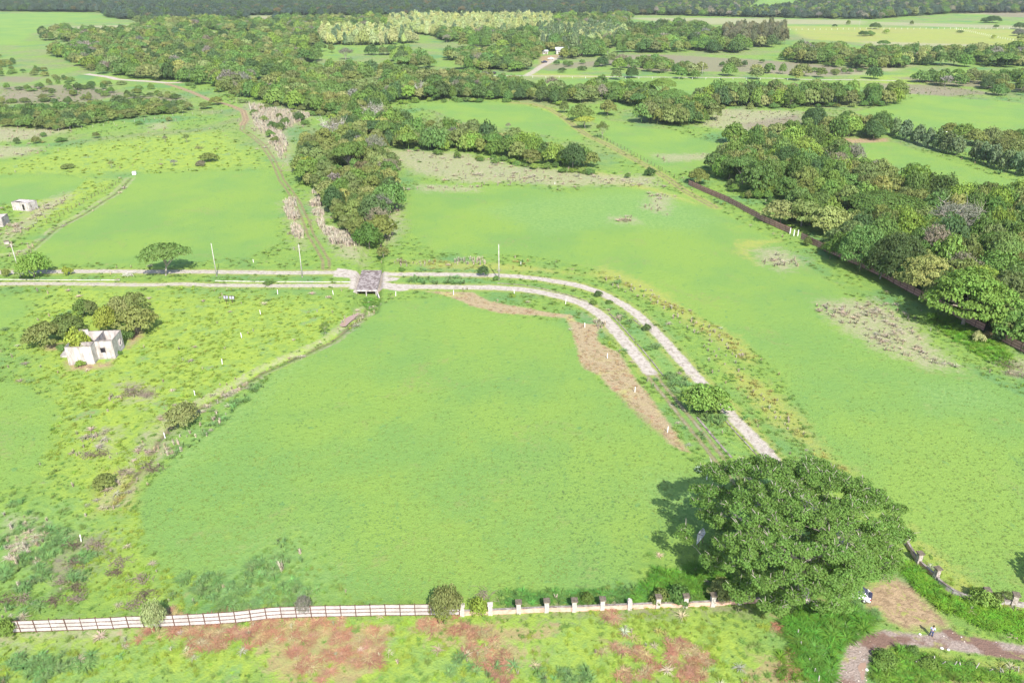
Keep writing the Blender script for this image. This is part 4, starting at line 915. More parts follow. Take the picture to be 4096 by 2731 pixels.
def plant(t):
    isb = t['H'] < 4.4; st = t['st']
    nm = 'bush' if isb else ('dead_tree' if st == 'twigs' else {'teak': 'broadleaf_tree'}.get(st, 'tree'))
    z = float(terrain(np.array([[t['x'], t['y']]]))[0])
    e = empty(nm, (t['x'], t['y'], z), tr_rng.uniform(0, 6.28), t['lab'], 'bush' if isb else 'tree', t.get('gl') or (t['gr'] if t['gr'] else None))
    sc = (t['R'], t['R']*tr_rng.uniform(0.9, 1.1), t['H'])
    if st == 'twigs':
        o = link(bpy.data.objects.new('trunk', TW_A), e); o.scale = sc
        cm = VAR['sparse'][0][1]; c = link(bpy.data.objects.new('crown', SPARSE_THIN), e); c.scale = sc; c.color = (0.17, 0.155, 0.11, 1); return
    tm, cm = VAR[st + '_big' if t['R'] > 6.9 and st + '_big' in VAR else st][tr_rng.integers(0, 3)]
    o = link(bpy.data.objects.new('stem' if isb else 'trunk', tm), e); o.scale = sc
    c = link(bpy.data.objects.new('foliage' if isb else 'crown', cm), e); c.scale = sc
    b = np.array(TINT[t['tn']])*tr_rng.uniform(0.82, 1.22)*np.array([tr_rng.uniform(0.9, 1.12), 1.0, tr_rng.uniform(0.85, 1.15)])
    c.color = (b[0], b[1], b[2], 1)
STY['thin'] = (30, 0.22, 0.5, 0.35, 1.0, 'dome', 0.030, 16, 0.5)
SPARSE_THIN = crown_mesh('thin', 77, M_LEAF)[0]
for t in solo: plant(t)
# the rest of the woodland
FV = {}; protos = []
for s in ('round','layer','umbrella','teak','bush','sparse'):
    for k in range(2):
        v, f, lv, cen = crown_geo(s, 500 + k*13 + len(protos), 0.42, 1.55)
        mb = MB(); mb.tube([(0,0,-0.02),(0,0,0.5)], [0.04, 0.02], 5); tv = np.array(mb.v); tf = [f_ for f_ in mb.f if len(f_) == 4]
        me = mesh_np('far_crown', np.vstack([v, tv]), np.vstack([f, np.array(tf) + len(v)]), M_LEAF_I, False, {'leafv': np.r_[lv, np.full(len(tv), 0.9)]})
        FV.setdefault(s, []).append(len(protos)); protos.append(me)
fx, fr_, ft, fp = [], [], [], []
q = np.random.default_rng(21)
def add_far(x, y, st, tn, R, H):
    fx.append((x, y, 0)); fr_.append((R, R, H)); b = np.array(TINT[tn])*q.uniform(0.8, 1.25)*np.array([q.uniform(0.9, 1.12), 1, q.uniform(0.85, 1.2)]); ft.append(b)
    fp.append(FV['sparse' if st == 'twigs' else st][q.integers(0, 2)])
for t in rest: add_far(t['x'], t['y'], t['st'], t['tn'], t['R'], t['H'])
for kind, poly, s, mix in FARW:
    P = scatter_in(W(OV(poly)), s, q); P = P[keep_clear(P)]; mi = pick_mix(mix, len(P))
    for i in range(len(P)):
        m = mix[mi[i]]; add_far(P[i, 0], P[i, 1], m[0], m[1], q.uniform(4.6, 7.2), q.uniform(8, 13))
print('trees', len(trees), 'bushes', len(bushes), 'far', len(fx))
gn_scatter('distant_woodland', protos, fx, q.uniform(0, 6.28, len(fx)), fr_, ft, fp, 'woodland filling the distance, its far band tinted dark for cloud shade')

# ------------------------------------------------------------------ the great tree at lower right
def great_tree(px, py, R, H):
    x0, y0 = g2(px, py); e = empty('great_tree', (x0, y0, 0), 0, 'huge spreading green shade tree at lower right, overhanging wall and car', 'tree')
    g = np.random.default_rng(42); off = np.array([-0.6, 4.2, 0]); cen = []
    for i in range(6000):
        if len(cen) > 420: break
        th = g.uniform(0, 6.283); u = math.sqrt(g.random()); b = 1 + 0.10*math.sin(3*th+1.0) + 0.08*math.sin(5*th+2.2) + 0.05*math.sin(8*th)
        layer = g.random()
        zt = H*(0.42 + 0.58*math.sqrt(max(0, 1-(u*0.96)**2)))*1.0 if layer < 0.72 else H*(0.30 + 0.4*(1-u)*g.random() + 0.12*g.random())
        c = np.array([u*R*b*math.cos(th), u*R*b*math.sin(th), zt*(0.90 + 0.14*g.random())]) + off
        if cen and np.min(np.linalg.norm((np.array(cen)-c)*np.array([1,1,0.9]), axis=1)) < 1.08: continue
        cen.append(c)
    O = Vector((x0, y0, 0))
    for (qx, qy, qz) in ((2722,2135,6),(2742,2120,6.4),(2748,2160,5.8),(2812,2060,7.4),(2830,2240,5.4),(2850,2225,5.8),(2870,2250,5.6),(2880,2200,6.6),(2930,2350,4.6),(2960,2335,5),(2990,2350,5),(3020,2330,5.4),(3060,2360,4.6),(2985,2385,4),(2955,2390,3.8),(3080,2420,3.6),(3110,2440,3.3),(3100,2405,4.2),(3130,2430,3.8),(3480,2290,6),(3520,2270,6.4),(3540,2300,5.6),(3340,2430,4.6),(3580,2240,6.6)):
        cen.append(np.array(at_h(qx, qy, qz) - O))
    def seen_through(c):
        px_, py_, _ = screen(c[0]+x0, c[1]+y0, c[2]); return (2750 < px_ < 2858 and 2075 < py_ < 2215) or (3418 < px_ < 3540 and 2318 < py_ < 2440)
    cen = [c for c in cen if not seen_through(c) and screen(c[0]+x0, c[1]+y0, c[2])[1] < 2452]
    cen = np.array(cen); rad = g.uniform(0.85, 1.45, len(cen))
    p, d, ids = clump_points(g, cen, rad*0.94, 0.58, 300, 0.5)
    out = p - np.array([0, 3, 4.0]); out /= np.linalg.norm(out, axis=1, keepdims=True)
    nor = 0.5*d + 0.3*out + np.array([0, 0, 0.6]) + 0.6*g.normal(size=d.shape); s = 0.125*g.uniform(0.6, 1.4, len(p))
    v, f = cards(p, nor, s, s*0.7, 3); lv = 0.35*g.random(len(cen))[ids] + 0.65*g.random(len(p))
    c = link(bpy.data.objects.new('crown', mesh_np('crown', v, f, M_LEAF, False, {'leafv': np.repeat(lv, 4)})), e); c.color = (0.128, 0.228, 0.048, 1)
    mb = MB(); mb.tube([(0,0,-0.1),(0.05,0.05,0.6),(0.1,0.2,2.0),(-0.1,0.5,3.6)], [1.25,0.85,0.72,0.78], 12); mb.obj('trunk', M_PALEBARK, e, True)
    hub = Vector((-0.1, 0.5, 3.3)); limbs = []
    for i in range(9):
        th = i*0.698 + g.uniform(-.2, .2); rr = R*g.uniform(0.55, 0.7); tip = Vector((rr*math.cos(th)+off[0], rr*math.sin(th)+off[1], H*g.uniform(0.55, 0.72)))
        m1 = hub.lerp(tip, 0.3) + Vector((0, 0, 1.2)); m2 = hub.lerp(tip, 0.65) + Vector((g.normal()*.6, g.normal()*.6, 0.8))
        m = MB(); m.tube([hub, m1, m2, tip], [0.48, 0.34, 0.22, 0.11], 8); limbs.append((hub, m1, m2, tip, m))
    nodes = []
    for k, L in enumerate(limbs):
        for f in (0.25, 0.4, 0.55, 0.7, 0.85, 1.0):
            q_ = (L[0].lerp(L[1], f*3) if f < 0.33 else (L[1].lerp(L[2], (f-.33)*3) if f < 0.67 else L[2].lerp(L[3], (f-.67)*3))); nodes.append((q_, k, 0.20*(1.15-f)))
    order = np.argsort(np.linalg.norm(cen - np.array(hub), axis=1))
    for i in order:
        cv = Vector(cen[i]) - Vector((0, 0, 0.15)); dh = (cv-hub).length
        src, k, rr_ = min(nodes, key=lambda n_: (n_[0]-cv).length + 0.5*max(0, (n_[0]-hub).length - dh) + 0.15*(n_[0]-hub).length*0)
        r1 = max(0.022, rr_*0.62); md = src.lerp(cv, 0.5) + Vector((g.normal()*.16, g.normal()*.16, 0.10)); m = limbs[k][4]
        m.tube([src, md, cv], [max(rr_*0.8, 0.03), (rr_*0.8+r1)/2, r1], 5, cap=False); nodes.append((cv, k, r1))
        if i % 4 != 0:
            for _ in range(3):
                t1 = cv + Vector((g.normal()*.55, g.normal()*.55, 0.75 + 0.3*g.random())); m.tube([cv, cv.lerp(t1, .6) + Vector((0,0,.1)), t1], [0.05, 0.04, 0.018], 4, cap=False)
    for L in limbs: L[4].obj('limb', M_PALEBARK, e, True)
great_tree(3205, 2392, 13.0, 14.6)

# ------------------------------------------------------------------ grass tufts and reeds (nobody could count them)
def tuft(n, h, spread, w, lean, seed, curve=0.5, base=0.12):
    g = np.random.default_rng(seed); V = []; F = []; lv = []
    for i in range(n):
        th = g.uniform(0, 6.283); rb = base*math.sqrt(g.random()); L = lean*g.uniform(0.2, 1.0); hh = h*g.uniform(0.55, 1.0)
        b = np.array([rb*math.cos(th*1.7), rb*math.sin(th*1.7), -0.02]); dr = np.array([math.cos(th), math.sin(th), 0]); sd = np.array([-dr[1], dr[0], 0])*w*g.uniform(.7, 1.3)
        m = b + dr*L*spread*0.45 + np.array([0, 0, hh*0.62]); t = b + dr*L*spread*(1.0+curve*0.3) + np.array([0, 0, hh*(1.0 - curve*L*0.5)])
        k = len(V); V += [b-sd, b+sd, m+sd*0.9, m-sd*0.9, t+sd*0.35, t-sd*0.35]; F += [(k, k+1, k+2, k+3), (k+3, k+2, k+4, k+5)]; lv += [g.random()]*6
    return mesh_np('tuft', np.array(V), np.array(F), M_GRASS_I, False, {'leafv': np.array(lv)})
TF = [tuft(34, 1.0, 0.9, 0.035, 1.0, 1, 0.9), tuft(44, 0.8, 1.1, 0.040, 1.0, 2, 1.0), tuft(30, 1.0, 0.6, 0.03, 0.8, 3, 0.4, 0.25),     # 0-2 green arching
      tuft(40, 1.0, 0.32, 0.020, 0.9, 4, 0.2, 0.16), tuft(30, 1.0, 0.45, 0.022, 1.0, 5, 0.3, 0.14),                                  # 3-4 upright reeds
      tuft(46, 0.42, 1.0, 0.035, 1.0, 6, 0.9, 0.1), tuft(40, 0.55, 1.0, 0.03, 1.0, 7, 1.0, 0.2),                                    # 5-6 low radiating
      tuft(30, 1.0, 1.5, 0.09, 1.0, 8, 0.6, 0.7)]                                                                                   # 7 low sward
def zone_scatter(name, label, dens, ylim, classes_ok, seed, kind):
    g = np.random.default_rng(seed); pts = []; 
    y0, y1 = ylim; Ys = g.uniform(y0, y1, 10); area = (y1-y0)*((y0+y1)*0.5*CP + CAM_H*SP)*1.34; n = int(area*dens)
    Y = g.uniform(y0, y1, n); X = g.uniform(-1, 1, n)*(Y*CP + CAM_H*SP)*0.67; P = np.column_stack([X, Y]); ms = masks(P, np.full(n, 0.3)); return P, ms, g
HOUSE_BLOCK = W([(250,1470),(385,1465),(520,1400),(500,1300),(300,1300)])
DECKW = W([(1446,1078),(1530,1078),(1508,1162),(1420,1162)])
allp, allr, alls, allt, allk, alltilt = [], [], [], [], [], []
def emit(P, sc, tint, pick, g, zs=1.0):
    n = len(P)
    if n == 0: return
    ok = (poly_sdf(P, HOUSE_BLOCK) < -0.3) & (poly_sdf(P, DECKW) < -0.1); P = P[ok]; sc = sc[ok]; tint = tint[ok]; pick = pick[ok]; n = len(P)
    z = terrain(P); allp.append(np.column_stack([P, z])); allr.append(g.uniform(0, 6.28, n)); alls.append(np.column_stack([sc, sc, sc*g.uniform(0.7, 1.2, n)*zs])); allt.append(tint); allk.append(pick)
def vary(base, n, g, a=0.18):
    return np.array(base)[None, :]*(1 + g.uniform(-a, a, (n, 1)))*(1 + g.uniform(-a*0.5, a*0.5, (n, 3)))
from mathutils import noise as MN
def nz(P, s, o=0.0):
    return np.array([MN.noise((p[0]*s + o, p[1]*s - o, 0.3)) for p in P])
for (y0, y1, dens, sz) in ((60, 112, 3.6, 1.0), (112, 180, 1.9, 1.15), (180, 300, 0.62, 1.5), (300, 520, 0.16, 2.2)):
    P, ms, g = zone_scatter('g', '', dens, (y0, y1), None, int(y0), None)
    hard = np.maximum.reduce([ms['road'], ms['white'], ms['dirt']*0.9, ms['rut']]); n = len(P)
    rough = (ms['field'] < 0) & (hard < -0.2) & (ms['mown'] < -0.2)
    cl = 1.3*nz(P, 0.12) + 0.9*nz(P, 0.5, 3.0)
    red = (ms['red']*0.8 + 1.3*cl > 0.25) & (ms['red'] > -0.95); dry = ((ms['dry']*0.8 + 1.2*cl > 0.3) & (ms['dry'] > -0.95)); blue = ms['blue']*0.8 + 1.0*cl > 0.45; yel = ms['yel']*0.8 + 1.2*cl > 0.6; lime = ms['lime'] + 1.0*cl > 0
    u = g.random(n)
    def sub(m): return P[m], m.sum()
    a = rough & red & (u < 0.6); Q, k = sub(a); emit(Q, g.uniform(0.55, 1.0, k)*sz, np.where(g.random(k)[:, None] < 0.68, vary((0.340,0.185,0.120), k, g), vary((0.38,0.31,0.16), k, g)), g.choice([5,6,5], k), g)
    a = (rough | (ms['dry'] > -0.2)) & (hard < -0.2) & dry & ~red & (u < 0.36); Q, k = sub(a); emit(Q, g.uniform(0.45, 1.0, k)*min(sz, 1.5), vary((0.420,0.370,0.260), k, g, 0.2), g.choice([3,4,1], k, p=[.3,.35,.35]), g)
    a = rough & blue & ~red & ~dry & (u < 0.85); Q, k = sub(a); emit(Q, g.uniform(0.55, 1.15, k)*sz, vary((0.170,0.285,0.095), k, g, 0.22), g.choice([0,1,2], k), g)
    a = rough & yel & ~red & ~dry & ~blue & (u < 0.5); Q, k = sub(a); emit(Q, g.uniform(0.4, 0.8, k)*sz, vary((0.330,0.320,0.095), k, g, 0.2), g.choice([2,6,1], k), g)
    a = rough & ~red & ~dry & ~blue & ~yel & (u < np.where(cl > 0.1, 0.6, 0.22)); Q, k = sub(a); L_ = lime[a]
    emit(Q, g.uniform(0.22, 0.5, k)*sz, np.where(L_[:, None], vary((0.225,0.315,0.050), k, g, 0.2), vary((0.160,0.255,0.058), k, g, 0.2)), g.choice([2,6,7,1], k), g, 0.8)
    a = rough & ~dry & (u > 0.985) & (cl > -0.1); Q, k = sub(a); emit(Q, g.uniform(0.5, 0.9, k)*min(sz, 1.3), vary((0.42,0.38,0.26), k, g, 0.25), g.choice([3,4,1], k), g)
    if y1 <= 180:
        a = (ms['field'] > 0.1) & (hard < 0) & (u < 0.62*np.clip((172 - P[:, 1])/90, 0, 1)); Q, k = sub(a); bf = blue[a] | (nz(Q, 0.05, 9) > 0.25) if k else None
        emit(Q, g.uniform(0.10, 0.17, k), np.where(np.array(bf)[:, None], vary((0.160,0.265,0.085), k, g, 0.15), vary((0.200,0.290,0.075), k, g, 0.15)), np.full(k, 7), g, 0.8)
    a = (ms['mown'] > 0) & (u < 0.5); Q, k = sub(a); emit(Q, g.uniform(0.25, 0.5, k)*sz, vary((0.36,0.26,0.15), k, g, 0.25), np.full(k, 6), g, 0.4)
# tall dry reed clumps where they stand out one by one
REEDS = [ (W(OV([(650,465),(678,458),(690,500),(700,560),(688,575),(665,520)])), 1.5, 1.9), (W(OV([(718,440),(742,445),(745,525),(800,535),(832,560),(800,580),(760,560),(735,525),(712,480)])), 1.7, 2.0),
          (W(OV([(570,240),(640,252),(720,265),(652,300),(664,345),(640,365),(612,320),(585,290)])), 0.5, 2.2), (W(OV([(0,1175),(60,1165),(90,1200),(60,1300),(0,1330)])), 0.10, 2.2),
          (W(OV([(600,1225),(740,1240),(760,1300),(620,1330)])), 0.06, 1.9), (W(OV([(1040,595),(1120,595),(1120,612),(1040,612)])), 0.5, 1.4), (W(OV([(1358,735),(1388,740),(1406,785),(1383,780)])), 0.9, 1.5), (W(OV([(1400,625),(1500,665),(1600,735),(1690,790),(1740,850),(1700,880),(1640,820),(1560,750),(1450,680),(1380,645)])), 0.22, 0.95), (W(OV([(1740,900),(1800,940),(1860,1010),(1840,1030),(1760,970)])), 0.25, 0.95),
          (W(OV([(0,1180),(200,1160),(180,1330),(0,1380)])), 0.05, 1.2), (W(OV([(350,1000),(500,940),(560,930),(520,980),(400,1050),(350,1080)])), 0.16, 1.3), (W(OV([(900,600),(1000,600),(1000,614),(900,612)])), 0.3, 1.0),
          (W(OV([(1150,1355),(1270,1360),(1290,1378),(1150,1378)])), 0.12, 1.5) ]
for i, (poly, dens, h) in enumerate(REEDS):
    g = np.random.default_rng(300+i); s = 1/math.sqrt(dens); P = scatter_in(poly, s, g, 0.5); P = P[(poly_sdf(P, poly)*0.5 + 3.5*nz(P, 0.16, i)) > 0.2]; k = len(P)
    emit(P, h*g.uniform(0.6, 1.15, k), vary((0.50,0.44,0.34), k, g, 0.14), g.choice([3,4], k), g)
# lush tall grass in the shade and on the bank by the road, and along the curved wall
TREES_OUT = None
for i, (poly, dens, h, tn) in enumerate([(OV([(1800,1440),(1850,1400),(1960,1400),(2000,1425),(1990,1450),(1950,1470),(1920,1500),(1905,1568),(1850,1560),(1830,1500)]), 3.0, 1.3, (0.105,0.235,0.035)),
        (OV([(2060,1290),(2100,1300),(2180,1370),(2260,1395),(2352,1410),(2352,1470),(2250,1440),(2160,1400),(2100,1350)]), 3.0, 1.0, (0.140,0.290,0.030)),
        (OV([(2010,1510),(2060,1490),(2352,1560),(2352,1568),(2000,1568)]), 2.6, 0.9, (0.130,0.250,0.035)), (OV([(1790,1490),(1830,1500),(1850,1568),(1780,1568)]), 1.0, 0.9, (0.12,0.22,0.03)),
        (OV([(1500,1310),(1620,1300),(1700,1340),(1680,1380),(1450,1384)]), 2.0, 1.0, (0.12,0.26,0.035)), (OV([(1150,1360),(1500,1352),(1650,1370),(1640,1385),(1150,1392)]), 1.6, 0.9, (0.11,0.235,0.05)),
        (OV([(834,672),(868,674),(872,690),(850,705),(832,692)]), 2.4, 0.6, (0.14,0.28,0.05)), (OV([(2150,720),(2260,760),(2340,830),(2300,850),(2200,790),(2120,730)]), 0.9, 1.0, (0.13,0.27,0.03)) ]):
    g = np.random.default_rng(400+i); P = scatter_in(W(poly), 1/math.sqrt(dens), g, 0.5); P = P[keep_clear(P)]; P = P[poly_sdf(P, AREAS['road'][0]) < -0.3]; k = len(P)
    emit(P, h*g.uniform(0.6, 1.2, k), vary(tn, k, g, 0.3), g.choice([0,1,1], k), g)
allp = np.vstack(allp); print('tufts', len(allp))
gn_scatter('grass_tufts', TF, allp, np.concatenate(allr), np.vstack(alls), np.clip(np.vstack(allt), 0.005, 1), np.concatenate(allk), 'tufts of green, blue-green and dead grass over the pastures')

# ------------------------------------------------------------------ materials of built things
M_WSHEET = simple_mat('white_sheet', (0.34,0.315,0.30), (0.47,0.445,0.43), 1.2, 0.6, bump=0.25, bdist=0.01)
M_RSHEET = simple_mat('rusty_sheet', (0.350,0.190,0.150), (0.480,0.290,0.235), 1.5, 0.75, bump=0.4, bdist=0.01)
M_RSTEEL = simple_mat('rusty_steel', (0.075,0.040,0.030), (0.130,0.065,0.045), 4, 0.8)
M_DSTEEL = simple_mat('dark_steel', (0.035,0.030,0.028), (0.070,0.055,0.045), 6, 0.6)
M_PINK = simple_mat('pink_render', (0.460,0.270,0.200), (0.560,0.400,0.320), 1.6, 0.85)
M_STONEP = simple_mat('pale_stone', (0.340,0.300,0.260), (0.500,0.460,0.420), 5.0, 0.85, bump=0.6, bdist=0.03)
M_STONED = simple_mat('mixed_stone', (0.200,0.165,0.140), (0.480,0.430,0.380), 4.0, 0.85, bump=0.8, bdist=0.05)
M_CAP = simple_mat('mossy_cap', (0.080,0.065,0.050), (0.170,0.140,0.100), 4.0, 0.95)
M_WHITE = simple_mat('white_paint', (0.72,0.71,0.69), (0.80,0.79,0.77), 3, 0.6, bump=0)
M_POLE = simple_mat('concrete_pole', (0.34,0.325,0.29), (0.46,0.44,0.40), 2, 0.8, bump=0.1)
M_KERB = simple_mat('weathered_kerb', (0.115,0.090,0.075), (0.300,0.270,0.240), 1.3, 0.9)
M_KERBW = simple_mat('pale_kerb', (0.42,0.39,0.35), (0.60,0.57,0.53), 1.5, 0.9)
M_WOOD = simple_mat('grey_wood', (0.30,0.27,0.23), (0.46,0.43,0.38), 6, 0.9)
M_DWOOD = simple_mat('dark_wood', (0.085,0.060,0.045), (0.15,0.11,0.08), 6, 0.9)
M_CLOTH = simple_mat('white_cloth', (0.50,0.51,0.50), (0.66,0.67,0.66), 1.5, 0.8, bump=0.2)
def wash_concrete(name, pale, stain, sx=0.5):
    """whitewashed cast concrete with grey runs down from the top edge and casting seams"""
    m = bpy.data.materials.new(name); t = NT(m); pos = t.new('ShaderNodeNewGeometry').outputs['Position']
    mp = t.new('ShaderNodeMapping'); mp.inputs['Scale'].default_value = (1, 1, 0.22); t.l.new(pos, mp.inputs[0])
    runs = t.noise(1.6, 6, 0.7, mp.outputs[0]); blot = t.noise(0.8, 5, 0.65, pos)
    col = t.mix(t.math('MULTIPLY', t.ramp(runs, 0.44, 0.66), 0.8), pale, stain); col = t.mix(t.math('MULTIPLY', t.ramp(blot, 0.42, 0.62), sx), col, stain)
    t.out(t.bsdf(col, 0.9, t.bump(blot, 0.3, 0.03), 0.2)); return m
M_CONC = wash_concrete('whitewashed_concrete', (0.50,0.465,0.44,1), (0.24,0.205,0.185,1), 0.45)
M_CONCG = wash_concrete('grey_concrete', (0.42,0.39,0.37,1), (0.20,0.175,0.16,1), 0.8)
M_DECK = wash_concrete('stained_deck', (0.31,0.27,0.255,1), (0.110,0.082,0.075,1), 0.9)
M_BLACK = simple_mat('black_rubber', (0.02,0.02,0.02), (0.03,0.03,0.03), 5, 0.8, bump=0)
M_GLASS = simple_mat('tinted_glass', (0.03,0.035,0.04), (0.05,0.055,0.06), 1, 0.08, 0.8, bump=0)
M_CARW = simple_mat('white_car_paint', (0.74,0.74,0.75), (0.78,0.78,0.79), 1, 0.25, 0.5, bump=0)
M_NAVY = simple_mat('navy_paint', (0.030,0.030,0.060), (0.045,0.045,0.080), 1, 0.3, 0.5, bump=0)
M_CHROME = simple_mat('alloy', (0.55,0.55,0.56), (0.65,0.65,0.66), 4, 0.35, 0.5, 0.6, bump=0)
M_REDL = simple_mat('red_lens', (0.45,0.02,0.02), (0.55,0.03,0.03), 4, 0.3, bump=0)
M_ROOFW = simple_mat('white_tin_roof', (0.55,0.55,0.58), (0.66,0.66,0.69), 1, 0.5, bump=0)

def inst(name, me, parent, loc, rz=0.0, scale=(1,1,1), rx=0.0, ry=0.0):
    o = link(bpy.data.objects.new(name, me), parent); o.location = loc; o.rotation_euler = (rx, ry, rz); o.scale = scale; return o
def unit_box(name, mat, bev=0.0):
    mb = MB(); mb.box((0,0,0.5), (1,1,1)); return mb.mesh(name, mat)
def along(L, step):
    L = np.array(L); d = np.r_[0, np.cumsum(np.hypot(*np.diff(L, axis=0).T))]; n = max(1, int(round(d[-1]/step))); s = np.linspace(0, d[-1], n+1)
    return np.column_stack([np.interp(s, d, L[:, 0]), np.interp(s, d, L[:, 1])])

# ------------------------------------------------------------------ steel-framed sheet fences
def panel_fence(name, label, line_px, step, h, sheet_mat, steel_mat, seed, z0=0.18, missing=(), wob=0.02, dims=None):
    P = along(W(line_px), step); e = empty(name, (P[0, 0], P[0, 1], 0), 0, label, 'fence'); org = Vector((P[0, 0], P[0, 1], 0)); g = np.random.default_rng(seed)
    mb = MB()          # one pressed sheet with shallow folded lips
    n = 8
    for i in range(n):
        x0 = -0.5 + i/n; mb.box((x0 + 0.5/n, (0.25 if i % 2 else -0.25), 0.5), (1/n*0.999, 0.5, 1))
    SH = mb.mesh('panel', sheet_mat); PO = unit_box('post', steel_mat); RA = unit_box('rail', steel_mat)
    base = [g.normal()*wob for _ in P]; lean = [g.normal()*0.02 for _ in P]; ph = (h - z0)/3
    for i, p in enumerate(P):
        inst('post', PO, e, Vector((p[0], p[1], -0.1)) - org, 0, (0.10, 0.10, h + 0.22 + abs(base[i])), rx=lean[i])
    for i in range(len(P)-1):
        if i in missing: continue
        a, b = P[i], P[i+1]; d = b - a; L = np.hypot(*d); rz = math.atan2(d[1], d[0]); mid = (a+b)/2; tilt = math.atan2(base[i+1]-base[i], L)
        nrm = np.array([-d[1], d[0]])/L
        for k in range(3):
            zc = z0 + k*ph + (base[i]+base[i+1])/2
            o = inst('panel', SH, e, Vector((mid[0], mid[1], zc + 0.02)) - org, rz, (L-0.12, 0.03, ph-0.05), rx=g.normal()*0.015, ry=-tilt)
            inst('rail', RA, e, Vector((mid[0]-nrm[0]*0.02, mid[1]-nrm[1]*0.02, zc - 0.03)) - org, rz, (L-0.10, 0.07, 0.075), ry=-tilt)
        inst('rail', RA, e, Vector((mid[0], mid[1], z0 + 3*ph + (base[i]+base[i+1])/2 - 0.02)) - org, rz, (L-0.10, 0.06, 0.05), ry=-tilt)
    return e, P
panel_fence('panel_fence', 'long white sheet panel fence with rusty posts and rails along the lower left', [(-40,2536),(0,2533),(126,2528),(421,2517),(702,2506),(935,2494),(1102,2474),(1327,2468),(1561,2464),(1838,2461)], 1.86, 1.95, M_WSHEET, M_RSTEEL, 3)
RUST = [(2754,741),(2917,814),(3057,890),(3157,934),(3202,956),(3305,1008),(3412,1057),(3510,1100),(3674,1190),(3782,1243),(3857,1290),(3968,1345),(4090,1412),(4200,1470)]
RP = along(W(RUST), 2.5); gx = W([(3157,934),(3202,956)]); gap = [i for i in range(len(RP)-1) if (np.hypot(*((RP[i]+RP[i+1])/2 - gx.mean(0))) < 3.0)]
gap2 = W([(3940,1328)]); gap += [i for i in range(len(RP)-1) if np.hypot(*((RP[i]+RP[i+1])/2 - gap2[0])) < 1.3]
panel_fence('panel_fence', 'rust-red sheet panel fence running down the right side under the trees', RUST, 2.5, 2.0, M_RSHEET, M_RSTEEL, 8, missing=gap, wob=0.05)
for i, (a, b) in enumerate([(349,612),(382,628),(416,628)]):
    x, y = g2(*Cx(2996, 650, a, b)); o = link(bpy.data.objects.new('gate_post', unit_box('gate_post', M_WHITE))); o.location = (x, y, -0.05); o.scale = (0.22, 0.22, 1.9)
    tag(o, 'white concrete post in the gap of the rusty fence, %s of three from the left' % ordinal(i+1), 'post', 'white posts in the fence gap')

# ------------------------------------------------------------------ pillared wall
def stone_pillar(mat, capmat, h, w, capw, broken=False, seed=0):
    g = np.random.default_rng(seed); parts = []
    mb = MB(); z = 0.0; n = 8
    for k in range(n):
        ww = w*(1 + g.uniform(-0.03, 0.03)); hh = h/n
        mb.box((g.normal()*0.006, g.normal()*0.006, z + hh/2), (ww, ww*1.0, hh*0.985)); z += hh
    mb.box((0, 0, h/2), (w*0.93, w*0.93, h*0.98))
    if broken:
        mb.box((-0.08, 0.05, h + 0.10), (w*0.5, w*0.6, 0.22)); mb.box((0.10, -0.08, h+0.04), (w*0.4, w*0.4, 0.1))
        return mb.mesh('shaft', mat), None
    cb = MB(); cw = capw/2
    cb.box((0, 0, h + 0.05), (capw*0.82, capw*0.82, 0.10), mi=1)
    cb.quadstrip([[(-cw,-cw,h+0.10),(cw,-cw,h+0.10),(cw,cw,h+0.10),(-cw,cw,h+0.10)], [(-cw,-cw,h+0.20),(cw,-cw,h+0.20),(cw,cw,h+0.20),(-cw,cw,h+0.20)], [(-cw*.9,-cw*.9,h+0.25),(cw*.9,-cw*.9,h+0.25),(cw*.9,cw*.9,h+0.25),(-cw*.9,cw*.9,h+0.25)]], True)
    return mb.mesh('shaft', mat), cb.mesh('cap', [capmat, mat])
def pillared_wall(name, label, pts_px, pil, mat_wall, mat_pil, wall_h, pil_h, pw, capw, seed, curve_mat=None):
    P = W(pts_px); e = empty(name, (P[0, 0], P[0, 1], 0), 0, label, 'wall'); org = Vector((P[0, 0], P[0, 1], 0)); S, Cc = stone_pillar(mat_pil, M_CAP, pil_h, pw, capw, seed=seed); B, _ = stone_pillar(mat_pil, M_CAP, pil_h*0.82, pw, capw, True, seed+1); S0, C_ = stone_pillar(mat_pil, M_CAP, pil_h*0.95, pw, capw, seed=seed+2)
    for i, k in enumerate(pil):
        if k is None: continue
        p = P[i]; q = P[min(i+1, len(P)-1)] - P[max(i-1, 0)]; rz = math.atan2(q[1], q[0]); x = inst('pillar', {'c': S, 'b': B, 'p': S0}[k], e, Vector((p[0], p[1], -0.05)) - org, rz)
        if k == 'c': link(bpy.data.objects.new('cap', Cc), x)
        if k == 'p': mb = MB(); mb.box((0, 0, pil_h*0.95 + 0.04), (pw*1.25, pw*1.25, 0.08)); mb.obj('cap', mat_pil, x)
    for i in range(len(P)-1):
        a, b = P[i], P[i+1]; d = b - a; L = np.hypot(*d); rz = math.atan2(d[1], d[0]); mid = (a+b)/2; ext = (pw if pil[i] is not None else -0.02); L2 = L - (0.5*pw if pil[i] else -0.02) - (0.5*pw if pil[i+1] else -0.02) - 0.02
        mb = MB(); hh = wall_h[i] if hasattr(wall_h, '__len__') else wall_h
        mb.box((0, 0, hh/2 - 0.1), (L2, 0.24, hh + 0.1)); w_ = mb.obj('wall_panel', mat_wall if curve_mat is None or pil[i] is not None and pil[i+1] is not None else curve_mat, e); w_.location = Vector((mid[0], mid[1], 0)) - org; w_.rotation_euler = (0, 0, rz)
        cb = MB(); cb.box((0, 0, hh - 0.05 + 0.035), (L2, 0.30, 0.07)); c_ = cb.obj('coping', M_KERB, w_)
    return e
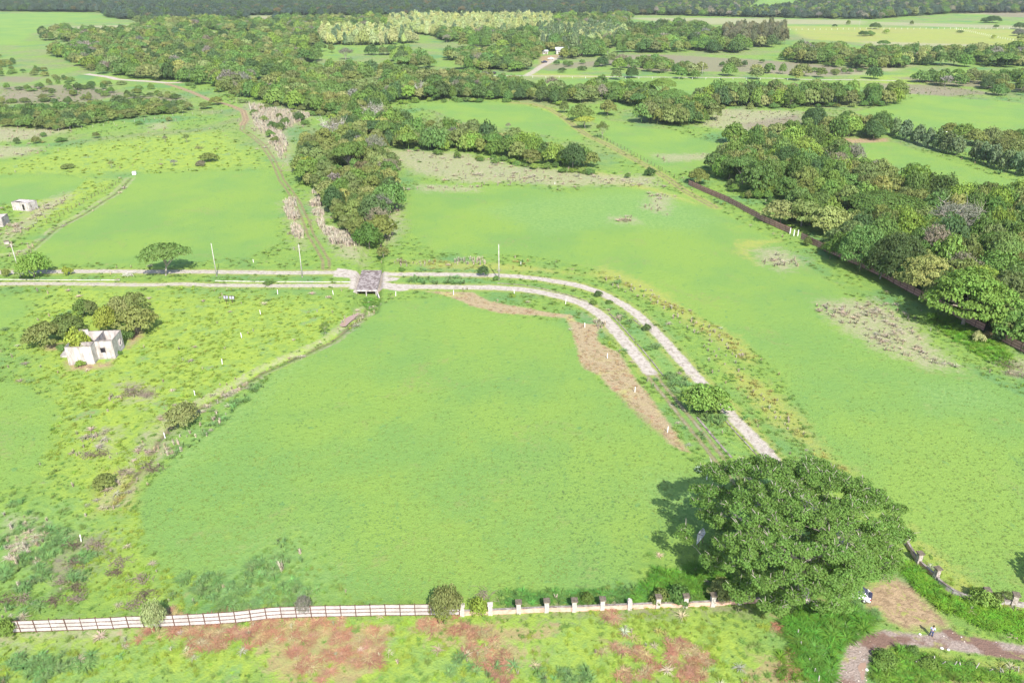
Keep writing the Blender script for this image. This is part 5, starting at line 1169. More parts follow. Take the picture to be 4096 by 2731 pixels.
pillared_wall('garden_wall', 'low pink wall with stone pillars and dark caps along the lower edge', [(1849,2459),(1961,2455),(2074,2450),(2186,2444),(2296,2442),(2408,2437),(2517,2433),(2630,2428),(2740,2425),(2849,2421),(2956,2412),(3040,2408)],
              ['p','p','c','c','c','c','b','c','c','c','p',None], M_PINK, M_STONEP, 0.78, 1.75, 0.56, 0.86, 5)
pillared_wall('garden_wall', 'curved wall with stone pillars and square caps at the right edge', CR(2996,2000,[(1215,275),(1340,372),(1442,540),(1592,672),(1625,715),(1680,758),(1745,800),(1830,838),(1920,862),(2010,855),(2120,880),(2255,897),(2400,925),(2560,950)]),
              [None,'c','c','c',None,None,None,None,None,'c',None,'c',None,'c'], M_PINK, M_STONED, 0.70, 1.75, 0.60, 0.90, 9, M_CONCG)

# ------------------------------------------------------------------ roofless concrete house
def wall_seg(parent, a, b, z0, z1, th, mat, hole=None, name='wall'):
    a = Vector((a[0], a[1], 0)); b = Vector((b[0], b[1], 0)); d = b - a; L = d.length; rz = math.atan2(d.y, d.x); mb = MB()
    if hole is None: mb.box((L/2, 0, (z0+z1)/2), (L, th, z1-z0))
    else:
        s0, s1, h0, h1 = hole; s0 *= L; s1 *= L
        mb.box((s0/2, 0, (z0+z1)/2), (s0, th, z1-z0)); mb.box(((s1+L)/2, 0, (z0+z1)/2), (L-s1, th, z1-z0))
        if h0 > z0: mb.box(((s0+s1)/2, 0, (z0+h0)/2), (s1-s0, th, h0-z0))
        mb.box(((s0+s1)/2, 0, (h1+z1)/2), (s1-s0, th, z1-h1))
    o = mb.obj(name, mat, parent); o.location = a - Vector(parent.location); o.location.z = 0; o.rotation_euler = (0, 0, rz)
    if z1 > 1.5:
        cb = MB(); cb.box((L/2, 0, z1 + 0.025), (L, th + 0.03, 0.05)); cb.obj('coping', M_KERB, o)
    return o
def ruin(label):
    A, B, C, D, E = [Vector((*g2(*H1(*p)), 0)) for p in ((775,1345),(1205,1335),(1310,1250),(1575,1235),(1770,1035))]
    u = (D - C).normalized(); u = ((B-A).normalized() + u).normalized(); v = Vector((-u.y, u.x, 0)); h = 4.0
    wAB = (B-A).dot(u); dBC = max(1.2, (C-B).dot(v)); B = A + u*wAB; C = B + v*dBC; wCD = (D-C).dot(u); D = C + u*wCD; dDE = max(4.0, (E-D).dot(v)); E = D + v*dDE
    F = A + v*(dBC + dDE); e = empty('roofless_house', tuple(A), 0, label, 'house'); th = 0.16; pl = 0.42
    def pln(p, q): return p, q
    for a, b in ((A,B),(B,C),(C,D),(D,E),(E,F),(F,A)):
        wall_seg(e, a, b, -0.1, pl, 0.26, M_CONCG, None, 'plinth')
    wall_seg(e, A, B, pl, h, th, M_CONC); wall_seg(e, B, C, pl, h, th, M_CONC); wall_seg(e, C, D, pl, h, th, M_CONC, (0.24, 0.54, pl+1.0, pl+2.15))
    wall_seg(e, D, E, pl, h, th, M_CONC, (0.52, 0.84, pl+0.85, pl+2.3)); wall_seg(e, E, F + u*1.9, pl, h, th, M_CONC); wall_seg(e, F + u*1.85, F, pl, h + 0.45, th, M_CONC); wall_seg(e, F, A, pl, h, th, M_CONC, (0.45, 0.62, pl, pl+2.1))
    mid = E - u*wCD; wall_seg(e, C + v*0.09, mid - v*0.09, pl, h, th, M_CONCG, (0.35, 0.55, pl, pl+2.1), 'partition'); wall_seg(e, C + v*dDE*0.42 + u*0.09, D + v*dDE*0.42 - u*0.09, pl, h-0.8, th, M_CONCG, None, 'partition')
    wall_seg(e, A + v*dBC*1.55 + u*0.09, B + v*dBC*1.55, pl, h-0.6, th, M_CONCG, (0.6, 0.8, pl, pl+2.1), 'partition')
    fl = MB(); fl.prism([(p.x-A.x, p.y-A.y) for p in (A, B, C, D, E, F)], 0.0, pl-0.01); fl.obj('floor', M_CONCG, e)
    ex = MB(); q = [F - u*0.1 - v*1.0, F - u*3.4 - v*0.6, F - u*3.2 - v*3.8, F - u*0.1 - v*4.2]; ex.prism([(p.x-A.x, p.y-A.y) for p in q], 0.0, 0.45); ex.obj('terrace_slab', M_CONCG, e)
    cm = MB()
    for k, (s, w_) in enumerate(((0.33, 1), (0.66, 1))): pass
    # raised casting seams on the two sunlit front walls
    for (p, q_, wd) in ((A, B, wAB), (C, D, wCD)):
        for k in range(1, 4):
            c = p + (q_-p)*(k/4) - v*(th/2 + 0.006); cm.box((c.x-A.x, c.y-A.y, (pl+h)/2), (0.04, 0.012, h-pl-0.02), math.atan2(u.y, u.x))
        for k in range(1, 3):
            c = p + (q_-p)*0.5 - v*(th/2 + 0.003); cm.box((c.x-A.x, c.y-A.y, pl + (h-pl)*k/3), (wd-0.06, 0.010, 0.04), math.atan2(u.y, u.x))
    return e
ruin('roofless whitewashed concrete house with creeper in its left room')
def small_house(name, label, F0, F1, depth_pt, h, door=None, roof=True, mat=None):
    a = Vector((*g2(*F0), 0)); b = Vector((*g2(*F1), 0)); c = Vector((*g2(*depth_pt), 0)); u = (b-a).normalized(); v = Vector((-u.y, u.x, 0)); w = (b-a).length; d = max(3.0, (c-b).dot(v)); e = empty(name, tuple(a), 0, label, 'house'); b = a+u*w; c = b+v*d; f = a+v*d; mat = mat or M_CONC
    for p, q in ((a,b),(b,c),(c,f),(f,a)): wall_seg(e, p, q, -0.1, 0.3, 0.3, M_CONCG, None, 'plinth')
    wall_seg(e, a, b, 0.3, h, 0.16, mat, door); wall_seg(e, b, c, 0.3, h, 0.16, mat, (0.2, 0.34, 1.1, 2.0)); wall_seg(e, c, f, 0.3, h, 0.16, mat); wall_seg(e, f, a, 0.3, h, 0.16, mat)
    rz = math.atan2(u.y, u.x)
    if roof:
        for (s0, s1, t0, t1, z) in ((0.03, 0.48, 0.45, 0.97, h-0.12), (0.50, 0.97, 0.05, 0.55, h-0.22), (0.50, 0.97, 0.57, 0.97, h-0.12)):
            m = MB(); cc = u*w*(s0+s1)/2 + v*d*(t0+t1)/2; m.box((cc.x, cc.y, z), ((s1-s0)*w, (t1-t0)*d, 0.10), rz); m.obj('roof_slab', M_CONC, e)
        m = MB(); cc = u*w*0.49 + v*d*0.5; m.box((cc.x, cc.y, (h+0.3)/2), (0.14, d-0.2, h-0.35), rz); m.obj('partition', M_CONCG, e)
    return e
def Z2(a, b): return (a*0.15306, 760 + b*0.15306)
small_house('block_house', 'small whitewashed concrete hut with open doorway, farther of the two at left', Z2(352,528), Z2(785,562), Z2(950,478), 2.75, (0.60, 0.74, 0.3, 2.2))
small_house('block_house', 'greyer concrete hut cut off by the left frame edge', Z2(-420,985), Z2(92,962), Z2(338,840), 2.75, None, True, M_CONCG)
tmp = MB(); 
def block(name, label, cat, px, size, mat, topmat=None, rz=0.2, z0=-0.05, lid=0.0):
    x, y = g2(*px); e = empty(name, (x, y, 0), rz, label, cat); m = MB(); m.box((0, 0, size[2]/2 + z0), (size[0], size[1], size[2])); m.obj('body', mat, e)
    if topmat: m = MB(); m.box((0, 0, size[2] + z0 + 0.04), (size[0]+0.1, size[1]+0.1, 0.08)); m.obj('lid', topmat, e)
    return e
block('water_tank', 'small white concrete box at the corner of the mint-green left field', 'tank', (538,698), (1.3,1.2,1.1), M_WHITE, M_CONC)
block('water_tank', 'little white concrete cistern with dark broken lid above the leftmost pole', 'tank', (28,975), (1.3,1.0,0.8), M_CONC, M_CAP, 0.5)

# ------------------------------------------------------------------ box culvert with its concrete deck
def culvert():
    tl, tr, bl, br = [at_h(px, py, 0.10) for px, py in ((1447,1080),(1527,1081),(1424,1161),(1505,1161))]
    o = (bl + br)/2; e = empty('culvert', (o.x, o.y, 0), 0, 'concrete box culvert with stained deck carrying both gravel tracks', 'culvert'); O = Vector((o.x, o.y, 0))
    m = MB(); P = [p - O for p in (bl, br, tr, tl)]
    m.quadstrip([[(p.x, p.y, -0.18) for p in P], [(p.x, p.y, 0.10) for p in P]]); m.obj('deck', M_DECK, e)
    m = MB(); g = P[3].lerp(P[2], 0.55); 
    ax = (P[1]-P[0]).normalized(); back = (P[3]-P[0]).normalized(); back2 = (P[2]-P[1]).normalized()
    def w2(name, a, b, zt, th=0.2, zb=-1.6):
        d = b-a; mm = MB(); mm.box(((a.x+b.x)/2, (a.y+b.y)/2, (zt+zb)/2), (d.length, th, zt-zb), math.atan2(d.y, d.x)); return mm.obj(name, M_CONC, e)
    w2('abutment', P[0]+ax*0.12, P[3]+ax*0.12, -0.19); w2('abutment', P[1]-ax*0.12, P[2]-ax*0.12, -0.19); md = P[0].lerp(P[1], 0.5); w2('pier', md - back*0.35, P[3].lerp(P[2], 0.5), -0.19)
    mm = MB(); mm.box((md.x, md.y - 0.06, 0.0), ((P[1]-P[0]).length, 0.22, 0.30), math.atan2(ax.y, ax.x)); mm.obj('edge_beam', M_CONC, e)
    for a, dr in ((P[0] - ax*0.1, Vector((-0.75, -1.0, 0)).normalized()), (P[1] + ax*0.1, Vector((0.36, -1.0, 0)).normalized())):
        t = 0.12; L = 3.0 if dr.x > 0 else 2.0; n = Vector((-dr.y, dr.x, 0))*t; mm = MB(); b = a + dr*L
        mm.quadstrip([[(a-n).to_tuple()[:2] + (-1.6,), (a+n).to_tuple()[:2] + (-1.6,), (a+n).to_tuple()[:2] + (0.24,), (a-n).to_tuple()[:2] + (0.24,)], [(b-n).to_tuple()[:2] + (-1.6,), (b+n).to_tuple()[:2] + (-1.6,), (b+n).to_tuple()[:2] + (-0.55,), (b-n).to_tuple()[:2] + (-0.55,)]]); mm.obj('wing_wall', M_CONC, e)
    # peeling tar sheet and mud left on the far end of the deck
    q = P[3].lerp(P[2], 0.30) - back*1.3
    mm = MB(); pts = [(-1.0,-0.35),(0.2,-0.45),(0.5,0.0),(1.8,-0.1),(2.3,0.35),(1.0,0.55),(0.1,0.35),(-0.6,0.1)]; mm.prism([(q.x+a, q.y+b) for a, b in pts], 0.104, 0.13); mm.obj('mud_slab', M_CAP, e)
culvert()
w = np.array([g2(*Cx(1000,650,a,b)) for a, b in ((765,1395),(790,1350),(840,1320),(925,1288),(930,1296),(880,1345),(850,1370),(820,1400),(790,1405))])
def pool(name, P, label, col, z):
    m = bpy.data.materials.get('muddy_water') or bpy.data.materials.new('muddy_water')
    if not m.node_tree or len(m.node_tree.nodes) < 3:
        t = NT(m); t.out(t.bsdf(col, 0.12, None, 0.5))
    mb = MB(); mb.face(*[(p[0], p[1], z) for p in P]); o = mb.obj(name, m); tag(o, label, None, None, 'structure')
pool('puddle', w, 'muddy puddle by the sapling below the culvert', (0.42, 0.33, 0.22, 1), 0.03)
w = np.array([g2(*Cx(2996,2000,a,b)) for a, b in ((930,1420),(955,1390),(1000,1385),(1003,1420),(990,1470),(985,1530),(960,1540),(950,1480),(935,1450))]); pool('puddle', w, 'brown puddle in the road bend at lower right', (0.3, 0.2, 0.15, 1), 0.025)

# ------------------------------------------------------------------ kerbs left along the grass strip
def kerb(label, pts, mat, w=0.22, h=0.16, joint=2.4):
    P = W(pts); e = empty('kerb', (P[0, 0], P[0, 1], 0), 0, label, 'kerb'); Q = along(resample(P, 1.0), joint); org = Vector((P[0,0], P[0,1], 0)); K1 = unit_box('kerb_stone', mat); g = np.random.default_rng(int(abs(P[0,0]*10)))
    for a, b in zip(Q[:-1], Q[1:]):
        d = b-a; mid = (a+b)/2; inst('kerb_stone', K1, e, Vector((mid[0], mid[1], -0.04)) - org, math.atan2(d[1], d[0]) + g.normal()*0.01, (np.hypot(*d)-0.05, w, h + g.uniform(-0.03, 0.05)))
kerb('pale kerb between the tracks, left part under the flat-topped tree', [(-40,1118),(140,1120),(327,1121),(480,1121)], M_KERBW)
kerb('short pale kerb between the tracks just left of the culvert', [(860,1124),(1000,1127),(1200,1128),(1402,1129)], M_KERBW)
kerb('curved dark kerb along the inside of the bend', [(1990,1134),(2084,1139),(2154,1152),(2243,1173),(2304,1190),(2351,1207)], M_KERB)
kerb('dark kerb down the middle of the bend', [(2435,1253),(2470,1286),(2500,1320),(2538,1365),(2585,1417),(2622,1464),(2655,1506)], M_KERB)
kerb('straight dark kerb below the lime-green tree', CR(2000,1300,[(1685,790),(1800,930),(1900,1045),(1980,1135)]), M_KERB, 0.4)
kerb('thin kerb on the inner side of the outer track below the lime-green tree', CR(2000,1300,[(1880,760),(1990,890),(2100,1010),(2210,1125)]), M_KERB)
kerb('short kerb piece beside the outer track above the dark shrub', CR(2000,650,[(1140,1340),(1205,1395)]), M_KERB)

# ------------------------------------------------------------------ marker posts, utility poles
MP = [((1014,1050),'beyond the upper track between two poles'),((1043,1259),'alone in the lime pasture left of the puddle'),((967,1351),'in the lime pasture, next below the one left of the puddle'),((889,1456),'in the lime pasture right of the roofless house'),((780,1581),'at the ditch bank above the dome-shaped tree'),((659,1744),'at the ditch bank just below the dome-shaped tree'),((325,2165),'by the dark scrub at lower left'),
 ((1111,1177),'below the lower track, farther left of the culvert'),((1333,1179),'close left of the culvert wing wall'),((1583,1184),'close right of the culvert wing wall'),((1814,1179),'at the start of the mown strip'),((2057,1178),'under the inner track beside a lime shrub'),((2262,1216),'against the inner track as it starts bending'),((2339,1310),'on the mown strip, first one inside the bend'),((2429,1433),'on the mown strip, second one inside the bend'),((2539,1568),'on the mown strip, third one inside the bend'),((2669,1729),'on the mown strip, lowest one'),((2827,1918),'at the upper left edge of the great tree'),((2219,738),'on the dry ground far above the bend'),((2083,1060),'in reeds above the outer track')]
mb = MB(); mb.quadstrip([[(-.06,-.06,0),(.06,-.06,0),(.06,.06,0),(-.06,.06,0)],[(-.06,-.06,1.2),(.06,-.06,1.2),(.06,.06,1.2),(-.06,.06,1.2)],[(-.04,-.04,1.26),(.04,-.04,1.26),(.04,.04,1.26),(-.04,.04,1.26)]]); MPM = mb.mesh('marker_post', M_WHITE); g = np.random.default_rng(4)
for i, (p, wh) in enumerate(MP):
    x, y = g2(*p); o = link(bpy.data.objects.new('marker_post', MPM)); o.location = (x, y, float(terrain(np.array([[x, y]]))[0]) - 0.05); o.rotation_euler = (g.normal()*.04, g.normal()*.04, g.uniform(0, 1)); o.scale = (1, 1, 0.75 if i in (0, 18, 19) else g.uniform(0.95, 1.05)); tag(o, 'white marker post ' + wh, 'post', 'white marker posts')
def pole(px, h, label, thin=1.0, lean=0.0):
    x, y = g2(*px); e = empty('utility_pole', (x, y, 0), 0, label, 'pole'); m = MB(); m.tube([(0,0,-0.1),(lean*0.5,0,h*0.5),(lean,0,h)], [0.14*thin,0.11*thin,0.08*thin], 10); m.obj('shaft', M_POLE, e, True)
    m = MB(); m.tube([(lean,0,h),(lean,0,h+0.06)], [0.10*thin,0.09*thin], 10); m.obj('pole_cap', M_CONCG, e, True); m = MB(); m.tube([(0,0,-0.02),(0,0,0.25)], [0.2*thin,0.17*thin], 10); m.obj('footing', M_CONCG, e, True); return e
pole((84,1110), 9.2, 'bare concrete pole leaning slightly, leftmost beside the light green tree', lean=-0.1)
pole((867,1104), 9.0, 'bare concrete pole between the tracks, second from left')
pole((1209,1108), 9.0, 'bare concrete pole beside the end of the twin ruts', lean=0.1)
pole((1996,1119), 9.6, 'tallest bare concrete pole standing right of the culvert', 1.25)
pole((2274,232), 9, 'thin far pole on the slope below the white-roofed farmhouse'); pole((2429,254), 9, 'thin far pole left of the belt of far road trees'); pole((2808,306), 9, 'thin far pole beside the far road on the right'); pole((3434,118), 11, 'far pole on the post line left of the isolated round tree')
def lamp(px, h):
    x, y = g2(*px); e = empty('street_lamp', (x, y, 0), 0, 'pale street lamp rising out of the broad-leaved tree row', 'lamp'); m = MB(); m.tube([(0,0,0),(0,0,h)], [0.14,0.09], 8); m.obj('shaft', M_POLE, e, True)
    m = MB(); m.tube([(0,0,h-1.2),(0.8,0,h-0.5),(1.7,0,h-0.4)], 0.05, 6); m.obj('arm', M_POLE, e, True); m = MB(); m.box((2.0,0,h-0.42), (0.8,0.28,0.14)); m.obj('lamp_head', M_WHITE, e)
lamp(Cx(2996,0,1618,1262), 7.2)

# ------------------------------------------------------------------ board signs seen from behind
def zs(a, b): return (860 + a*0.05102, 1160 + b*0.05102)
def sign(foot, wdt, label, bluish):
    x, y = g2(*foot); e = empty('board_sign', (x, y, 0), -0.04, label, 'sign'); m = MB(); m.box((0,0,1.0), (0.09,0.09,2.15)); m.obj('post', M_RSTEEL, e)
    bz = 1.45; bh = 0.82
    mat = bpy.data.materials.new('faded_board'); t = NT(mat); pos = t.new('ShaderNodeTexCoord').outputs['Object']; n = t.noise(2.2, 5, 0.7, pos); n2 = t.noise(1.3, 3, 0.6, pos)
    c = t.mix(t.ramp(n, 0.42, 0.6), (0.40,0.41,0.48,1), (0.16,0.19,0.30,1) if bluish else (0.30,0.31,0.37,1)); c = t.mix(t.math('MULTIPLY', t.ramp(n2, 0.56, 0.62), 0.7 if bluish else 0.2), c, (0.55,0.40,0.48,1)); t.out(t.bsdf(c, 0.7))
    m = MB(); m.box((0,0.07,bz), (wdt,0.03,bh)); m.obj('board', mat, e)
    for (cx, cz, w_, h_) in ((0, bz+bh/2, wdt+0.08, 0.07), (0, bz-bh/2, wdt+0.08, 0.07), (-wdt/2, bz, 0.07, bh-0.07), (wdt/2, bz, 0.07, bh-0.07)):
        m = MB(); m.box((cx,0.065,cz), (w_,0.06,h_)); m.obj('frame_bar', M_DSTEEL, e)
sign(zs(905,1010), 1.15, 'left one of two framed board signs seen from behind, pinkish smear', True)
sign(zs(1372,1035), 1.18, 'right one of two framed board signs seen from behind, plain grey', False)
x, y = g2(*zs(385,1065)); o = link(bpy.data.objects.new('stake', unit_box('stake', M_DSTEEL))); o.location = (x, y, -0.05); o.scale = (0.09, 0.09, 0.75); tag(o, 'short dark stake left of the two board signs', 'stake')

# ------------------------------------------------------------------ torn white sheet under the great tree
def torn_sheet():
    base = at_h(2801, 2165, 0); e = empty('torn_banner', (base.x, base.y, 0), 0, 'torn white banner sheet hanging on rusty posts left of the great tree', 'banner'); O = Vector((base.x, base.y, 0))
    pts = [at_h(2785,2181,1.0), at_h(2817,2143,2.2), at_h(2823,2129,2.4), at_h(2818,2114,2.7), at_h(2812,2108,2.8), at_h(2806,2116,2.7), at_h(2797,2125,2.5), at_h(2790,2133,2.4)]
    P = [p-O for p in pts]; c = sum(P, Vector())/len(P); V = []; F = []; n = 6; g = np.random.default_rng(2)
    mb = MB(); ring = P; prev = None; idx = []
    for k in range(n+1):
        s = k/n; row_ = []
        for p in ring:
            q = c.lerp(p, s); row_.append(Vector((q.x, q.y, q.z + 0.10*math.sin(q.x*5+q.y*3)*(0.3+s)*0.8)))
        idx.append(row_)
    for k in range(1, n):
        for j in range(len(ring)):
            a, b = idx[k][j], idx[k][(j+1) % len(ring)]; c2, d2 = idx[k+1][(j+1) % len(ring)], idx[k+1][j]; mb.face(a, b, c2, d2)
    for j in range(len(ring)): mb.face(c, idx[1][j], idx[1][(j+1) % len(ring)])
    o = mb.obj('cloth', M_CLOTH, e, True); sm = o.modifiers.new('thick', 'SOLIDIFY'); sm.thickness = 0.02
    for p, h in ((at_h(2794,2186,0)-O, 1.7), (at_h(2810,2170,0)-O, 2.3)):
        m = MB(); m.tube([(p.x,p.y,-.1),(p.x,p.y,h)], 0.05, 6); m.obj('post', M_RSTEEL, e)
    a, b = P[7], P[1]; m = MB(); m.tube([a + (a-b)*0.3, b], 0.03, 5); m.obj('crossbar', M_RSTEEL, e)
torn_sheet()

# ------------------------------------------------------------------ car half hidden under the great tree
def car(loc, heading, label, two_tone=True, scale=1.0, name='parked_car'):
    e = empty(name, (loc[0], loc[1], 0), heading, label, 'car'); L, Wd = 4.1*scale, 1.72*scale
    prof = [(-2.05,0.45,0.86),(-2.00,0.95,0.88),(-1.2,1.00,0.93),(0.0,1.02,0.95),(1.1,0.98,0.94),(1.80,0.92,0.90),(2.03,0.62,0.82)]   # x, belt height, half width factor
    mb = MB(); rings = []
    for x, zt, wf in prof:
        hw = Wd/2*wf; rings.append([(x*scale,-hw*0.96,0.26*scale),(x*scale,-hw,0.50*scale),(x*scale,-hw*0.99,(zt-0.10)*scale),(x*scale,-hw*0.90,zt*scale),(x*scale,hw*0.90,zt*scale),(x*scale,hw*0.99,(zt-0.10)*scale),(x*scale,hw,0.50*scale),(x*scale,hw*0.96,0.26*scale)])
    mb.quadstrip(rings); mb.obj('body', M_CARW, e, True)
    s = scale; mb = MB(); cab = [(-1.75,0.96,0.80),(-1.35,1.32,0.70),(-0.9,1.46,0.66),(0.1,1.48,0.66),(0.55,1.36,0.68),(1.15,0.98,0.80)]
    rings = [[(x*s,-Wd/2*wf,0.90*s),(x*s,-Wd/2*wf*0.92,(z-0.01)*s),(x*s,Wd/2*wf*0.92,(z-0.01)*s),(x*s,Wd/2*wf,0.90*s)] for x, z, wf in cab]; mb.quadstrip(rings); mb.obj('window_glass', M_GLASS, e, True)
    mb = MB(); rings = [[(x*s,-Wd/2*0.60,(z)*s),(x*s,-Wd/2*0.56,(z+0.035)*s),(x*s,Wd/2*0.56,(z+0.035)*s),(x*s,Wd/2*0.60,(z)*s)] for x, z in ((-1.40,1.28),(-0.9,1.46),(0.1,1.48),(0.50,1.38))]; mb.quadstrip(rings); mb.obj('roof', M_CARW if not two_tone else M_NAVY, e, True)
    for sy in (-1, 1):
        for (x0, z0, x1, z1) in ((-1.72,0.95,-1.36,1.31),(-0.35,0.98,-0.3,1.46),(1.12,0.98,0.54,1.36)):
            mb = MB(); mb.tube([(x0*s, sy*Wd/2*0.80*0.99, z0*s), (x1*s, sy*Wd/2*0.665, z1*s)], 0.035*s, 5); mb.obj('window_pillar', M_CARW, e)
        mb = MB(); mb.box((0.85*s, sy*(Wd/2+0.06), 1.0*s), (0.14*s,0.16*s,0.11*s)); mb.obj('side_mirror', M_NAVY, e)
        mb = MB(); mb.box((-1.98*s, sy*Wd/2*0.74, 0.82*s), (0.12*s,0.24*s,0.22*s)); mb.obj('tail_light', M_REDL, e)
        mb = MB(); mb.box((1.92*s, sy*Wd/2*0.68, 0.72*s), (0.16*s,0.30*s,0.14*s)); mb.obj('headlight', M_CHROME, e)
        for x in (-1.28, 1.30):
            w_ = MB(); n = 16
            for a, b, m_ in ((0.32, 0.20, M_BLACK),):
                w_.quadstrip([[(math.cos(t)*0.32*s, -0.10*s, math.sin(t)*0.32*s) for t in np.linspace(0, 2*math.pi, n, endpoint=False)], [(math.cos(t)*0.32*s, 0.10*s, math.sin(t)*0.32*s) for t in np.linspace(0, 2*math.pi, n, endpoint=False)]])
            wh = empty('wheel', (0,0,0)); wh.parent = e; wh.location = (x*s, sy*(Wd/2-0.09), 0.32*s); w_.obj('tyre', M_BLACK, wh, True)
            r_ = MB(); r_.quadstrip([[(math.cos(t)*0.20*s, sy*0.06*s, math.sin(t)*0.20*s) for t in np.linspace(0, 2*math.pi, 10, endpoint=False)], [(math.cos(t)*0.20*s, sy*0.115*s, math.sin(t)*0.20*s) for t in np.linspace(0, 2*math.pi, 10, endpoint=False)]]); r_.obj('rim', M_CHROME, wh, True)
    mb = MB(); mb.box((-2.06*s,0,0.46*s), (0.10*s,Wd*0.84,0.30*s)); mb.obj('rear_bumper', M_NAVY if two_tone else M_CARW, e)
    if two_tone: mb = MB(); mb.quadstrip([[(-2.075*s,-Wd/2*0.66,0.62*s),(-2.075*s,Wd/2*0.66,0.62*s),(-2.03*s,Wd/2*0.66,0.62*s),(-2.03*s,-Wd/2*0.66,0.62*s)],[(-2.04*s,-Wd/2*0.7,0.99*s),(-2.04*s,Wd/2*0.7,0.99*s),(-1.74*s,Wd/2*0.7,1.03*s),(-1.74*s,-Wd/2*0.7,1.03*s)]]); mb.obj('tailgate', M_NAVY, e)
    mb = MB(); mb.box((2.02*s,0,0.46*s), (0.10*s,Wd*0.78,0.26*s)); mb.obj('front_bumper', M_CARW, e)
    return e
rear = at_h(3484, 2392, 0.5); hd = math.radians(150); car((rear.x + 2.0*math.cos(hd), rear.y + 2.0*math.sin(hd)), hd, 'white car with dark roof, its tail poking out from under the great tree')
def pickup(px, rz, label, mat):
    x, y = g2(*px); e = empty('pickup_truck', (x, y, 0), rz, label, 'pickup'); m = MB(); m.box((0,0,0.75), (4.8,1.8,0.6)); m.box((1.9,0,1.02), (1.0,1.7,0.1)); m.obj('body', mat, e); m = MB(); m.quadstrip([[(-0.5,-.8,1.05),(1.4,-.8,1.05),(1.4,.8,1.05),(-0.5,.8,1.05)],[(-0.3,-.7,1.7),(0.8,-.7,1.7),(0.8,.7,1.7),(-0.3,.7,1.7)]]); m.obj('cab', mat, e)
    for a in (-1.5, 1.5):
        for b in (-.85, .85): m = MB(); m.tube([(a,b-0.12,0.38),(a,b+0.12,0.38)], 0.38, 10); m.obj('wheel', M_BLACK, e, True)
def FZ(a, b): return (1960 + a*0.17007, 150 + b*0.17007)
pickup(FZ(92,868), 1.2, 'dark pickup with white front parked on the far road verge', M_DSTEEL); pickup(FZ(1275,600), 0.5, 'dark pickup parked under trees beside the far drive', M_NAVY); pickup(FZ(1425,522), 0.1, 'white pickup parked in front of the far farmhouse', M_WHITE); pickup(FZ(1670,470), 0.0, 'grey pickup parked right of the far farm drive', M_CONCG)

# ------------------------------------------------------------------ far farmstead
def shed(name, px, w_, d_, h_, roofm, label, wall=M_CONC, openf=False, rise=0.6):
    x, y = g2(*px); e = empty(name, (x, y, 0), 0.05, label, 'building')
    if not openf:
        m = MB(); m.box((0,d_/2,h_/2), (w_,d_,h_)); m.obj('wall', wall, e)
        m = MB(); m.box((w_*0.15,-0.03,1.0), (1.0,0.08,2.0)); m.obj('door', M_DWOOD, e); m = MB(); m.box((-w_*0.2,-0.03,1.5), (1.2,0.08,0.9)); m.obj('window', M_GLASS, e)
    else:
        for a in (-w_/2+.15, 0, w_/2-.15):
            for b in (0.15, d_-0.15): m = MB(); m.tube([(a,b,0),(a,b,h_)], 0.09, 6); m.obj('post', M_WOOD, e)
    m = MB(); m.quadstrip([[(-w_/2-.4,-.5,h_+0.02),(w_/2+.4,-.5,h_+0.02),(w_/2+.4,-.5,h_+0.14),(-w_/2-.4,-.5,h_+0.14)],[(-w_/2-.4,d_+.4,h_+rise),(w_/2+.4,d_+.4,h_+rise),(w_/2+.4,d_+.4,h_+rise+0.12),(-w_/2-.4,d_+.4,h_+rise+0.12)]]); m.obj('roof', roofm, e); return e
shed('farmhouse', FZ(1660,400), 7.5, 7, 3.4, M_ROOFW, 'far farmhouse with bright white tin roof among trees', rise=1.5); shed('farm_shed', FZ(1300,400), 4.5, 4, 2.4, M_ROOFW, 'small white-roofed shed left of the far farmhouse'); shed('open_shelter', FZ(1990,470), 9, 5, 2.6, M_CONCG, 'open post shelter right of the far farmhouse', openf=True); shed('farm_shed', FZ(2125,425), 4.5, 4, 2.6, M_CONCG, 'grey shed at the right end of the far farmstead')

# ------------------------------------------------------------------ post-and-wire fences
def wire_fence(name, label, pts_px, h, mat, rad=0.06, wires=3, seed=0, cols=None, lean=0.05, dense=None, stuff=False):
    P = W(pts_px)
    if dense: P = along(P, dense)
    e = empty(name, (P[0,0], P[0,1], 0), 0, label, 'fence'); org = Vector((P[0,0], P[0,1], 0)); g = np.random.default_rng(seed); tops = []
    m0 = MB(); m0.tube([(0,0,-0.1),(0.03,0.01,0.5),(0,0,1.0)], [1.0,0.9,0.75], 6); PM = m0.mesh('post', mat); big = MB()
    for p in P:
        hh = h*g.uniform(0.85, 1.12); lx, ly = g.normal()*lean, g.normal()*lean
        if stuff: big.tube([(p[0]-org.x, p[1]-org.y, -0.1), (p[0]-org.x, p[1]-org.y, hh)], rad, 5)
        else: inst('post', PM, e, Vector((p[0], p[1], 0)) - org, 0, (rad, rad, hh), rx=lx, ry=ly)
        tops.append(Vector((p[0] + math.sin(ly)*hh, p[1] - math.sin(lx)*hh, hh)) - org)
    if stuff: o = big.obj('post', mat, e); o['kind'] = 'stuff'
    for k in range(wires):
        f = (k+1)/wires*0.95; wm = MB(); pts = [Vector((t.x*f + (P[i,0]-org.x)*(1-f), t.y*f + (P[i,1]-org.y)*(1-f), t.z*f)) for i, t in enumerate(tops)]; wm.tube(pts, 0.012, 3); wm.obj('wire', M_DSTEEL, e)
    return e
wire_fence('wire_fence', 'thin dark-post wire fence up the left side of the mint field', CR(0,650,[(400,520),(437,502),(474,475),(511,460),(548,442),(583,420),(617,402),(652,380),(685,367),(717,345),(748,325),(782,308),(812,290),(843,273),(875,255),(903,240),(935,224),(965,207),(990,192),(1018,172),(1047,156)]), 1.3, M_DWOOD, 0.07, 3, 5)
